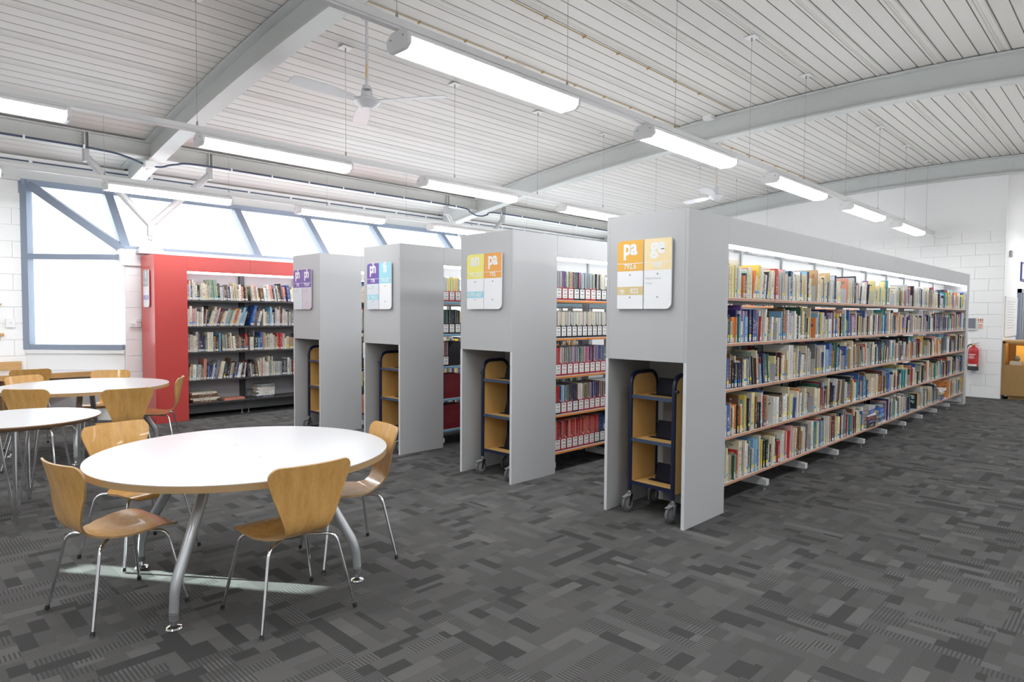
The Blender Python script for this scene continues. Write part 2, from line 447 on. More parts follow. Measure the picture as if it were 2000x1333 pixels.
def tray(xa, ya, yb):
    prof = [(0.0, 0.003), (0.003, 0.0), (0.022, 0.0), (0.030, -0.006), (0.050, -0.006)]      # lap rib, then flat, with three narrow flutes
    for g in (0.068, 0.222, 0.376, 0.530):
        prof += [(g - 0.006, 0.0), (g - 0.0035, 0.010), (g + 0.0035, 0.010), (g + 0.006, 0.0)]
    prof += [(0.546, -0.006), (0.566, -0.006), (0.574, 0.0), (0.593, 0.0), (0.596, 0.003)]
    mb = MB()
    for (s0, d0), (s1, d1) in zip(prof, prof[1:]):
        a, b = xa + s0, xa + s1
        mb.face([(a, yb, zc(a) + d0), (b, yb, zc(b) + d1), (b, ya, zc(b) + d1), (a, ya, zc(a) + d0)], 1 if (d0 > 0.005 or d1 > 0.005) and abs(s1 - s0) < 0.02 else 0)
    return mb
for ya, yb in spans:
    for k in range(k0, k1):
        obj('deck_panel', tray(-3.04 + k * TW, ya, yb), [M_deck, M_deckgroove], ceiling)

# far wall of painted blocks, plain plaster above
CH, CW = 0.222, 0.444
wf = MB(); wf.box(X0 - 0.3, -1.965, YF + 0.012, YF + 0.25, 0, 4.4)
wall_far = struct('wall_far', wf, M_wall)
def blocks(parent, u0, u1, z0, z1, put, depth=0.012, gap=0.0035, first=0):
    row = 0; z = z0
    while z < z1 - 0.02:
        zt = min(z + CH, z1); u = u0 - (CW / 2 if (row + first) % 2 else 0)
        while u < u1 - 0.01:
            a, b = max(u, u0), min(u + CW, u1)
            if b - a > 0.03:
                mb = MB(); put(mb, a + gap / 2, b - gap / 2, z + gap / 2, zt - gap / 2, depth)
                obj('block', mb, M_block, parent, bevel=0.003, bseg=1)
            u += CW
        z = zt; row += 1
blocks(wall_far, -5.965, -1.965, 0.0, 3.10, lambda mb, a, b, z, zt, d: mb.box(a, b, YF - 0.002, YF + d, z, zt))
# return of the far wall, right of its corner
wr = MB(); wr.box(-2.215, -1.965, YF + 0.26, Y1R, 0, 4.4)
wall_return = struct('wall_return', wr, M_wall)
struct('wall_recess', MB().box(-2.2, X1 + 0.3, Y1R, Y1R + 0.2, 0, 4.4), M_wall)
struct('wall_right', MB().box(X1, X1 + 0.2, Y0R - 0.2, Y1R, 0, 4.4), M_wall)
struct('wall_back', MB().box(X0 - 0.4, X1 + 0.2, Y0R - 0.2, Y0R, 0, 4.5), M_wall)

# window wall: outer stretch, canted bay, pier and low wall under the clerestory
JX, JY, CX, CY = -11.0, 1.69, -10.10, 2.63        # jamb of the canted window and its inner corner
SILL, TRANS, LEDGE0, LEDGE1, TOPZ = 0.975, 2.245, 2.13, 2.36, 3.22
wl = MB()
WY0, WY1, WZ0, WZ1 = -3.80, -3.52, 2.18, 2.56           # unseen opening added in the wall, sized to shape the sun streak
wl.box(X0 - 0.25, X0, Y0R, WY0, 0, 3.262); wl.box(X0 - 0.25, X0, WY1, JY + 0.03, 0, 3.262)
wl.box(X0 - 0.25, X0, WY0, WY1, 0, WZ0); wl.box(X0 - 0.25, X0, WY0, WY1, WZ1, 3.262)
wall_left = struct('wall_left', wl, M_wall)
blocks(wall_left, 0.2, JY - 0.03, 0.0, 3.10, lambda mb, a, b, z, zt, d: mb.box(X0 - 0.002, X0 + d, a, b, z, zt), depth=0.012)
wb = MB()
nrm = Vector((CY - JY, -(CX - JX), 0)).normalized()          # outward is -nrm side
def bayq(t, off): return (JX + (CX - JX) * t + nrm.x * off, JY + (CY - JY) * t + nrm.y * off)
if nrm.x < 0: nrm = -nrm
pa, pb, pc, pd = bayq(-0.06, 0.02), bayq(1, 0.02), bayq(1, -0.16), bayq(-0.06, -0.16)
wb.prism([pa, pb, pc, pd], 'z', 0, SILL - 0.002)
struct('wall_bay', wb, M_wall)
struct('trim_1', MB().prism([bayq(-0.02, 0.05), bayq(1.01, 0.05), bayq(1.01, -0.05), bayq(-0.02, -0.05)], 'z', SILL - 0.055, SILL - 0.001), M_white, bevel=0.004)
wp = MB(); wp.box(-10.25, -10.06, CY + 0.0, YF, 0, LEDGE0)
wall_pier = struct('wall_pier', wp, M_wall)
blocks(wall_pier, CY, CY + 1.6, 0.0, LEDGE0, lambda mb, a, b, z, zt, d: mb.box(-10.062, -10.062 + d, a, b, z, zt), first=1)
struct('trim_2', MB().box(-10.27, -10.02, CY - 0.06, YF, LEDGE0, LEDGE1), M_white, bevel=0.012)

def frame_bar(mb, p, q, w, h, side=None): mb.bar(p, q, w, h, side)
FW = 0.075
# window_1: the canted window with its hip bar
w1 = struct('window_1', (lambda m: (m.bar((JX, JY, SILL), (JX, JY, TOPZ + 0.06), 0.11, 0.11, (1, 0.96, 0)), m)[1])(MB()), M_frame)
def wpart(name, p, q, w=FW, h=0.10, side=None, parent=w1, m=M_frame):
    mb = MB(); mb.bar(p, q, w, h, side); return obj(name, mb, m, parent)
J = lambda z: (JX + 0.02, JY + 0.02, z)
K = lambda z: (CX + 0.0, CY - 0.01, z)
wpart('sill_rail', J(SILL + 0.035), K(SILL + 0.035), 0.10, 0.07)
wpart('transom', J(TRANS), K(TRANS), 0.10, FW)
wpart('side_stile', K(SILL), K(TRANS), 0.05, 0.08)
HIP0, HIP1 = (JX + 0.02, JY + 0.05, TOPZ), (CX - 0.03, CY + 0.03, TRANS + 0.09)
wpart('hip_bar', HIP0, HIP1, 0.095, 0.10)
gp = MB(); gp.face([J(SILL + 0.03), K(SILL + 0.03), K(TRANS), J(TRANS)]); obj('pane', gp, M_glass, w1)
gp = MB(); gp.face([J(TRANS), K(TRANS), HIP1, HIP0]); obj('pane', gp, M_glass, w1)
# window_2: clerestory leaning outward
BX, BZ, TX = -10.15, 2.36, -11.0
mul = [2.67, 4.54, 5.80, 7.21, 8.93, 10.4, 11.8, 13.2, 14.75]
w2 = struct('window_2', (lambda m: (m.bar((TX, JY - 0.05, TOPZ + 0.03), (TX, YF, TOPZ + 0.03), 0.12, 0.085, (1, 0, 0)), m)[1])(MB()), M_frame)
wpart('bottom_rail', (BX, CY, BZ + 0.02), (BX, YF, BZ + 0.02), 0.09, 0.06, (1, 0, 0), w2)
for y in mul: wpart('mullion', (BX, y, BZ), (TX, y, TOPZ), 0.110, 0.11, (0, 1, 0), w2)
gp = MB(); gp.face([HIP0, HIP1, (BX, mul[0], BZ), (TX, mul[0], TOPZ)]); obj('pane', gp, M_glass, w2)
for a, b in zip(mul, mul[1:]):
    gp = MB(); gp.face([(BX, a, BZ), (BX, b, BZ), (TX, b, TOPZ), (TX, a, TOPZ)]); obj('pane', gp, M_glass, w2)
# grey fascia over the glazing, closing the roof edge
struct('trim_3', MB().box(TX - 0.05, TX + 0.03, Y0R, YF, 3.265, 3.53), M_beam)
struct('trim_4', MB().box(TX - 0.30, TX + 0.02, Y0R, YF, 3.53, 3.60).box(TX - 0.32, TX - 0.24, Y0R, YF, 3.60, 3.76), M_whitemetal)

w3 = struct('sun_slot_window', (lambda m: (m.bar((X0 - 0.12, WY0, WZ0 + 0.01), (X0 - 0.12, WY1, WZ0 + 0.01), 0.06, 0.02, (1, 0, 0)), m.bar((X0 - 0.12, WY0, WZ1 - 0.01), (X0 - 0.12, WY1, WZ1 - 0.01), 0.06, 0.02, (1, 0, 0)), m)[2])(MB()), M_frame)
gp = MB(); gp.face([(X0 - 0.12, WY0, WZ0), (X0 - 0.12, WY1, WZ0), (X0 - 0.12, WY1, WZ1), (X0 - 0.12, WY0, WZ1)]); obj('pane', gp, M_glass, w3)
# door in the return wall
d1 = struct('door_1', (lambda m: (m.box(-1.968, -1.90, 16.45, 16.53, 0, 2.08), m.box(-1.968, -1.90, 17.65, 17.73, 0, 2.08), m.box(-1.968, -1.90, 16.45, 17.73, 2.0, 2.08), m)[3])(MB()), M_frame)
obj('door_panel', MB().box(-1.966, -1.93, 16.54, 17.64, 0.01, 2.0), mat('dark_door', (0.05, 0.06, 0.08), 0.35), d1)
obj('door_post', MB().box(-1.93, -1.91, 16.80, 16.86, 0.01, 2.0), M_silver, d1)

# ------------------------------------------------------------------ roof steel
def ibeam_y(yc, xa, xb, n, depth, fwid, label, bolts):
    t = thing('roof_beam', label, 'beam', (-3.0, yc, zc(-3.0) - depth))
    X = [xa + (xb - xa) * i / n for i in range(n + 1)]
    def strip(name, h0, h1, w):
        mb = MB(); o = 0
        for x in X:
            z = zc(x)
            mb.v += [(x, yc - w, z - h1), (x, yc + w, z - h1), (x, yc + w, z - h0), (x, yc - w, z - h0)]
        for i in range(n):
            a, b = 4 * i, 4 * i + 4
            for f in ((0, 1, 5, 4), (1, 2, 6, 5), (2, 3, 7, 6), (3, 0, 4, 7)):
                mb.f.append(tuple(a + q for q in f)); mb.mi.append(0)
        mb.f += [(0, 3, 2, 1), (4 * n, 4 * n + 1, 4 * n + 2, 4 * n + 3)]; mb.mi += [0, 0]
        return obj(name, mb, M_beam, t)
    strip('top_flange', 0.014, 0.034, fwid / 2)
    strip('web', 0.034, depth - 0.022, 0.008)
    strip('bottom_flange', depth - 0.022, depth, fwid / 2)
    for bx in bolts:
        for i in range(2):
            for j in range(3):
                mb = MB(); x = bx + i * 0.10
                mb.lathe([(0.016, -0.012), (0.016, 0.012)], (x, yc - 0.012, zc(x) - 0.09 - j * 0.075), 8, axis='y'); obj('bolt', mb, M_beam, t)
ibeam_y(BEAMS[0], -10.9, X1, 40, 0.335, 0.19, 'white curved steel roof beam above the round tables, passing over the first light row', ())
ibeam_y(BEAMS[1], -10.9, X1, 40, 0.335, 0.19, 'pale curved steel roof beam crossing over the middle of the grey bookcases', ())
ibeam_y(BEAMS[2], -10.9, X1, 40, 0.335, 0.19, 'farthest curved steel roof beam with bolt groups, on the white end wall', (-4.45, -2.0))

# eaves beam along the window wall
EX = -9.87
t = thing('eaves_beam', 'long grey eaves beam carrying the roof edge along the window wall', 'beam', (EX, 4.0, 3.59))
ez = zc(EX) - 0.02
obj('web', MB().box(EX - 0.008, EX + 0.008, Y0R, YF, 3.61, ez), M_edgebeam, t)
obj('top_flange', MB().box(EX - 0.085, EX + 0.085, Y0R, YF, ez - 0.016, ez), M_edgebeam, t)
obj('bottom_flange', MB().box(EX - 0.085, EX + 0.085, Y0R, YF, 3.592, 3.61), M_edgebeam, t)
for yb in (BEAMS[0], BEAMS[1]):
    for s in (-1, 1):
        y = yb + s * 0.77
        obj('stiffener', MB().box(EX + 0.008, EX + 0.080, y - 0.03, y - 0.018, 3.61, ez - 0.016), M_edgebeam, t)
        obj('stiffener', MB().box(EX + 0.008, EX + 0.080, y + 0.018, y + 0.03, 3.61, ez - 0.016), M_edgebeam, t)
        for j in range(4):
            mb = MB()
            for dy in (-0.055, 0.055): mb.lathe([(0.009, 0.008), (0.009, 0.018)], (EX, y + dy, 3.65 + j * 0.045), 8, axis='x')
            obj('bolt', mb, M_whitemetal, t)
# V props
def vprop(yb, label):
    bx = -9.96
    t = thing('v_prop', label, 'roof support', (bx, yb, LEDGE1))
    ap = Vector((bx + 0.02, yb, 2.70))
    for s in (-1, 1):
        e = Vector((EX, yb + s * 0.77, 3.50))
        mb = MB(); mb.tube([ap, e], 0.046, 14); obj('prop_arm', mb, M_prop, t, smooth=True)
        mb = MB(); mb.box(EX - 0.05, EX + 0.05, yb + s * 0.77 - 0.03, yb + s * 0.77 + 0.03, 3.43, 3.592); obj('bracket_plate', mb, M_prop, t, bevel=0.006)
    mb = MB(); mb.lathe([(0.05, -0.15), (0.05, -0.01), (0.046, 0.03), (0.03, 0.05)], tuple(ap), 16); obj('collar', mb, M_prop, t, smooth=True)
    mb = MB()
    for d in (-0.018, 0.018): mb.box(ap.x - 0.025, ap.x + 0.025, yb + d - 0.006, yb + d + 0.006, 2.47, 2.56)
    mb.lathe([(0.014, -0.035), (0.014, 0.035)], (ap.x, yb, 2.50), 10, axis='y'); obj('pin_fork', mb, M_silver, t)
    mb = MB(); mb.prism([(yb - 0.17, LEDGE1 - 0.06), (yb + 0.17, LEDGE1 - 0.06), (yb + 0.17, LEDGE1 - 0.02), (yb + 0.035, LEDGE1 + 0.12), (yb - 0.035, LEDGE1 + 0.12), (yb - 0.17, LEDGE1 - 0.02)], 'x', bx - 0.07, bx + 0.07)
    obj('base_shoe', mb, M_prop, t, bevel=0.006)
vprop(BEAMS[0], 'white V shaped steel roof prop standing above the red bookcase')
vprop(BEAMS[1], 'white V shaped steel roof prop behind the grey bookcases, only its arms showing')

# cables along the eaves
def smoothpath(pts, n=8):
    P = [Vector(p) for p in pts]; out = []
    for i in range(len(P) - 1):
        a, b, c, d = P[max(i - 1, 0)], P[i], P[i + 1], P[min(i + 2, len(P) - 1)]
        for k in range(n):
            u = k / n
            out.append(0.5 * ((2 * b) + (c - a) * u + (2 * a - 5 * b + 4 * c - d) * u * u + (3 * b - a - 3 * c + d) * u ** 3))
    out.append(P[-1]); return out
cx = EX + 0.101
pts = [(cx, -5, 3.60), (cx, 1.2, 3.60), (cx, 2.3, 3.59)]
pts += [(cx, 2.62, 3.55), (cx, 2.84, 3.488), (cx, 3.02, 3.488), (cx, 3.2, 3.55), (cx, 3.6, 3.60), (cx, 5.5, 3.60), (cx, 8.3, 3.60), (cx, 8.70, 3.53), (cx, 8.84, 3.488), (cx, 9.02, 3.488), (cx, 9.16, 3.53), (cx, 9.5, 3.60), (cx, 12, 3.60), (cx, 14.7, 3.60)]
t = thing('power_cable', 'dark blue cable clipped along the eaves beam, dipping under roof beams', 'cable', (cx, 4.0, 3.6))
mb = MB(); mb.tube(smoothpath(pts), 0.014, 8); obj('cable_run', mb, M_cable, t, smooth=True)
for y in [1.5 + 0.62 * i for i in range(21)]:
    if abs(y - 2.93) < 0.45 or abs(y - 8.93) < 0.4: continue
    mb = MB(); mb.box(cx - 0.0155, cx + 0.018, y - 0.012, y + 0.012, 3.575, 3.622); obj('cable_clip', mb, M_white, t)
t = thing('thin_cable', 'thin dark cable clipped along the fascia above the clerestory', 'cable', (TX + 0.05, 4.0, 3.54))
mb = MB(); mb.tube([(TX + 0.045, y, 3.535) for y in (-5, 5, 14.7)], 0.010, 6); obj('cable_run', mb, M_cable, t)
for y in [1.0 + 0.75 * i for i in range(18)]:
    mb = MB(); mb.box(TX + 0.028, TX + 0.062, y - 0.02, y + 0.02, 3.522, 3.552); obj('cable_clip', mb, M_white, t)
t = thing('roof_sensor', 'small white sensor box where the eaves beam meets the first roof beam', 'sensor', (-9.72, 2.86, 3.44))
obj('housing', MB().box(-9.79, -9.67, 2.80, 2.92, 3.44, 3.535), M_white, t, bevel=0.012)
mb = MB(); mb.lathe([(0.03, -0.035), (0.042, -0.02), (0.042, 0.0)], (-9.73, 2.86, 3.44), 16); obj('dome', mb, M_white, t, smooth=True)
# thin conduits along the deck
for i, (x, y0, y1) in enumerate(((-5.19, 3.05, 14.6), (-4.30, -4.5, 8.85))):
    t = thing('conduit', ('thin tan conduit on the deck leading to the two smoke detectors', 'thin tan conduit on the deck nearer the front bookcase than the detectors')[i], 'conduit', (x, 5, zc(x)))
    mb = MB(); mb.tube([(x, y0, zc(x) - 0.021), (x, y1, zc(x) - 0.021)], 0.006, 6); obj('pipe', mb, M_conduit, t)
    for y in [y0 + 0.3 + 0.6 * k for k in range(int((y1 - y0 - 0.3) / 0.6))]:
        mb = MB(); mb.box(x - 0.02, x + 0.02, y - 0.008, y + 0.008, zc(x) - 0.034, zc(x) - 0.013); obj('saddle', mb, M_conduit, t)
def detector(x, y, label):
    z = zc(x); t = thing('smoke_detector', label, 'smoke detector', (x, y, z))
    mb = MB(); mb.lathe([(0.062, 0.004), (0.062, -0.02), (0.055, -0.03)], (x, y, z), 20); obj('base', mb, M_white, t, smooth=True)
    mb = MB(); mb.lathe([(0.036, -0.028), (0.036, -0.05)], (x, y, z), 16); obj('vents', mb, M_black, t)
    mb = MB(); mb.lathe([(0.046, -0.045), (0.05, -0.052), (0.03, -0.066)], (x, y, z), 20); obj('cap', mb, M_white, t, smooth=True)
detector(-5.285, 5.45, 'white round smoke detector on the deck beyond the ceiling fan')
detector(-5.285, 11.69, 'white smoke detector on the deck far behind the ceiling light row')
t = thing('junction_box', 'small white junction box where the conduit meets the middle roof beam', 'junction box', (-4.68, 8.78, 4.36))
obj('body', MB().box(-4.75, -4.61, 8.72, 8.83, 4.33, 4.40), M_white, t, bevel=0.008)
# ------------------------------------------------------------------ luminaires on trunking, hung on wires
FL = 1.53
def fixture(x, y, z, label, group=None):
    t = thing('strip_light', label, 'ceiling light', (x, y + FL / 2, z))
    if group: t['group'] = group
    hs = [(-0.10, 0.056), (0.10, 0.056), (0.10, 0.080), (0.055, 0.105), (-0.055, 0.105), (-0.10, 0.080)]
    A = lambda pts: [(x + a, z + b) for a, b in pts]
    obj('housing', MB().prism(A(hs), 'y', y + 0.03, y + FL - 0.03), M_whitemetal, t)
    df = [(-0.101, 0.057), (-0.101, 0.026), (-0.066, 0.0), (0.066, 0.0), (0.101, 0.026), (0.101, 0.057)]
    obj('diffuser', MB().prism(A(df), 'y', y + 0.03, y + FL - 0.03), M_lamp, t)
    ec = [(-0.104, 0.022), (-0.068, -0.006), (0.068, -0.006), (0.104, 0.022), (0.104, 0.08), (0.058, 0.112), (-0.058, 0.112), (-0.104, 0.08)]
    for a in (y, y + FL - 0.03):
        e = obj('end_cap', MB().prism(A(ec), 'y', a, a + 0.03), M_whitemetal, t, bevel=0.004, bseg=1)
        if a == y:
            for sx in (-0.06, 0.06):
                mb = MB(); mb.lathe([(0.006, -0.004), (0.006, 0.002)], (x + sx, y, z + 0.07), 8, axis='y'); obj('screw', mb, M_wire, e)
ORD = ['nearest', 'second nearest', 'third', 'fourth', 'fifth']
def light_row(x, z, ys, rowname, yend, labels):
    t = thing('lighting_trunking', 'white trunking rail carrying ' + rowname, 'trunking', (x, 5.0, z + 0.11))
    obj('rail', MB().box(x - 0.032, x + 0.032, Y0R + 0.02, yend, z + 0.126, z + 0.168), M_whitemetal, t)
    obj('rail_lip', MB().box(x - 0.022, x + 0.022, Y0R + 0.02, yend, z + 0.114, z + 0.126), M_white, t)
    y = 0.70
    while y < yend - 0.3:
        if min(abs(y - b) for b in BEAMS) > 0.16:
            zt = zc(x)
            w = MB(); w.tube([(x, y, z + 0.168), (x, y, zt - 0.03)], 0.0020, 5); wo = obj('suspension_wire', w, M_wire, t)
            g = MB(); g.lathe([(0.004, 0.045), (0.009, 0.03), (0.009, 0.0)], (x, y, z + 0.168), 8); obj('wire_gripper', g, M_wire, wo)
            p = MB(); p.box(x - 0.06, x + 0.06, y - 0.06, y + 0.06, zt - 0.018, zt - 0.012); po = obj('ceiling_plate', p, M_white, t)
            g = MB(); g.lathe([(0.008, -0.055), (0.008, -0.018)], (x, y, zt), 8); obj('plate_stud', g, M_wire, po)
        y += 1.5
    for k, yy in enumerate(ys):
        fixture(x, yy, z, labels[k] if k < len(labels) else rowname)
light_row(-3.10, 2.99, [2.20, 4.70, 7.22, 9.74, 12.2, -0.30, -2.8], 'the light row above the front bookcase', YF - 0.05,
          ['largest glowing strip light, hung beside the ceiling fan', 'glowing strip light just beyond the largest one, in front of the middle beam',
           'glowing strip light third in the row over the front bookcase', 'glowing strip light fourth in the row over the front bookcase', 'small glowing strip light at the end wall, last of its row',
           'strip light over the row behind the viewer, row over the front bookcase', 'rearmost strip light behind the viewer, row over the front bookcase'])
light_row(-6.13, 2.99, [2.20, 4.70, 7.20, 9.7, 12.2, -0.30, -2.8], 'the middle light row under the curved beams', YF - 0.05,
          ['glowing strip light in the middle row, above the red bookcase and under the first beam', 'glowing strip light in the middle row, over the bookcase signed an',
           'glowing strip light in the middle row, touching the top of the front bookcase in view', 'strip light of the middle row hidden behind the front bookcase', 'last strip light of the middle row behind the front bookcase',
           'glowing strip light cut by the frame edge at the start of the middle row', 'rearmost strip light of the middle row, behind the viewer'])
light_row(-9.17, 2.99, [2.19, 4.70, 7.21, 9.7, 12.2, -0.32, -2.8], 'the light row along the clerestory windows', YF - 0.05,
          ['glowing strip light in front of the white V shaped prop', 'glowing strip light along the clerestory, next after the one before the V prop',
           'glowing strip light along the clerestory, meeting the top of the bookcase signed an', 'strip light of the window row behind the bookcases', 'last strip light of the window row behind the bookcases',
           'strip light whose end shows above the outer wall by the window', 'rearmost strip light of the window row, behind the viewer'])
light_row(-0.06, 2.99, [-2.8, -0.3, 2.2, 4.7, 7.2, 9.7, 12.2], 'the light row over the open floor', YF - 0.05, ['strip light %s along the row over the open carpet' % o for o in ('first', 'second', 'third', 'fourth', 'fifth', 'sixth', 'seventh')])

light_row(2.98, 2.99, [-2.8, 2.2, 7.2, 12.2], 'the added unseen light row by the right wall', YF - 0.05, ['added unseen strip light %s along the row by the right wall' % o for o in ('first', 'second', 'third', 'fourth', 'fifth', 'sixth', 'seventh')])  # unseen row added to brighten the book fronts from the right
for i, (x, y) in enumerate(((-0.6, 15.3), (-0.6, 17.0), (1.5, 15.3))):  # lamps out of view, added so the recess is lit
    fixture(x, y, 3.2, 'added unseen strip light %s in the recess beyond the end wall' % ('first', 'second', 'third')[i])

# ------------------------------------------------------------------ ceiling fans
def fan(x, y, zh, a0, label):
    zt = zc(x); t = thing('ceiling_fan', label, 'ceiling fan', (x, y, zh))
    mb = MB(); mb.tube([(x, y, zh + 0.10), (x, y, zt - 0.02)], 0.013, 12); obj('rod', mb, M_fan, t, smooth=True)
    mb = MB(); mb.lathe([(0.02, -0.11), (0.06, -0.08), (0.06, -0.015)], (x, y, zt), 18); obj('ceiling_cup', mb, M_fan, t, smooth=True)
    mb = MB(); mb.lathe([(0.052, 0.035), (0.055, 0.06), (0.048, 0.12), (0.03, 0.15), (0.014, 0.155)], (x, y, zh), 20); obj('upper_canopy', mb, M_fan, t, smooth=True)
    if y < 5:
        q = Vector((-x, -y, 0)).normalized(); s_ = Vector((-q.y, q.x, 0)); mb = MB(); c = Vector((x, y, zh + 0.085)) + q * 0.0555
        add_text(mb, 'OEBS', 0.030, lambda X, Z: tuple(c + s_ * X + Vector((0, 0, Z)) - q * (Z * 0.12)), 0.02); obj('lettering', mb, M_ink, t)
    mb = MB(); mb.lathe([(0.05, 0.022), (0.05, 0.038)], (x, y, zh), 20); obj('gap_ring', mb, M_black, t)
    mb = MB(); mb.lathe([(0.045, -0.055), (0.05, -0.06), (0.10, -0.03), (0.125, -0.005), (0.125, 0.012), (0.10, 0.025)], (x, y, zh), 28); mo = obj('motor', mb, M_fan, t, smooth=True)
    mb = MB(); mb.lathe([(0.02, -0.062), (0.045, -0.06), (0.046, -0.05)], (x, y, zh), 24); obj('rim_cap', mb, M_silver, mo, smooth=True)
    mb = MB(); mb.tube([(x + 0.012, y - 0.012, zh + 0.22), (x + 0.013, y - 0.013, zh + 0.34)], 0.006, 6); obj('wire_tag', mb, M_warning, t)
    for k in range(3):
        a = a0 + k * 2 * PI / 3; d = Vector((math.cos(a), math.sin(a), 0)); s = Vector((-math.sin(a), math.cos(a), 0))
        mb = MB(); N = 10; W = [(0.05, 0.052), (0.055, 0.06)]
        pts = []
        for i in range(N + 1):
            r = 0.16 + i * 0.062; hw = 0.045 + 0.03 * min(1, i / 4) - (0.02 if i == N else 0)
            tw = R(12)
            c = Vector((x, y, zh + 0.0)) + d * r
            e = (s * math.cos(tw) + Vector((0, 0, 1)) * math.sin(tw)) * hw
            pts.append((c - e, c + e))
        for (p, q), (p2, q2) in zip(pts, pts[1:]):
            for dz, fl in ((0.0, 0), (0.006, 1)):
                v = Vector((0, 0, dz)); f = [p + v, q + v, q2 + v, p2 + v]
                mb.face(f if fl else f[::-1])
            v = Vector((0, 0, 0.006)); mb.face([p, p2, p2 + v, p + v]); mb.face([q, q + v, q2 + v, q2])
        p, q = pts[-1]; v = Vector((0, 0, 0.006)); mb.face([p, q, q + v, p + v])
        b = obj('blade', mb, M_fan, t)
        mb = MB(); mb.bar(Vector((x, y, zh + 0.004)) + d * 0.10, Vector((x, y, zh + 0.006)) + d * 0.24, 0.035, 0.008, tuple(s)); obj('blade_arm', mb, M_silver, b)
fan(-5.36, 3.46, 3.50, R(33), 'white three blade ceiling fan on a long rod beside the first roof beam')
fan(-5.20, 10.05, 3.47, R(40), 'white ceiling fan far back, on a rod just above the front bookcase top')

# ------------------------------------------------------------------ bookcases
NB = 10; BAY = 0.8736; PL = 0.588; BW = 0.687; BH = 2.237; FY = 4.029
XF = {'A': -2.279, 'B': -3.968, 'C': -5.622, 'D': -7.284}
YB0 = FY + PL
ZS = {'A': (1.641, 1.293, 0.941, 0.575, 0.221), 'B': (1.640, 1.279, 0.918, 0.552, 0.200), 'C': (1.639, 1.275, 0.912, 0.545, 0.195), 'D': (1.64, 1.28, 0.92, 0.555, 0.20)}
LIP = {'A': M_lipwood, 'B': M_liporange, 'C': M_lipblue, 'D': M_shelfdark}
CASE_LABEL = {'A': 'long grey double sided bookcase signed pa and ge, nearest the open floor',
              'B': 'grey double sided bookcase signed an and pa, with orange shelf edges',
              'C': 'grey double sided bookcase signed ph and fi, with blue shelf edges',
              'D': 'grey double sided bookcase signed ph twice, in front of the red bookcase'}
RZ0, RZ1 = 1.170, BH
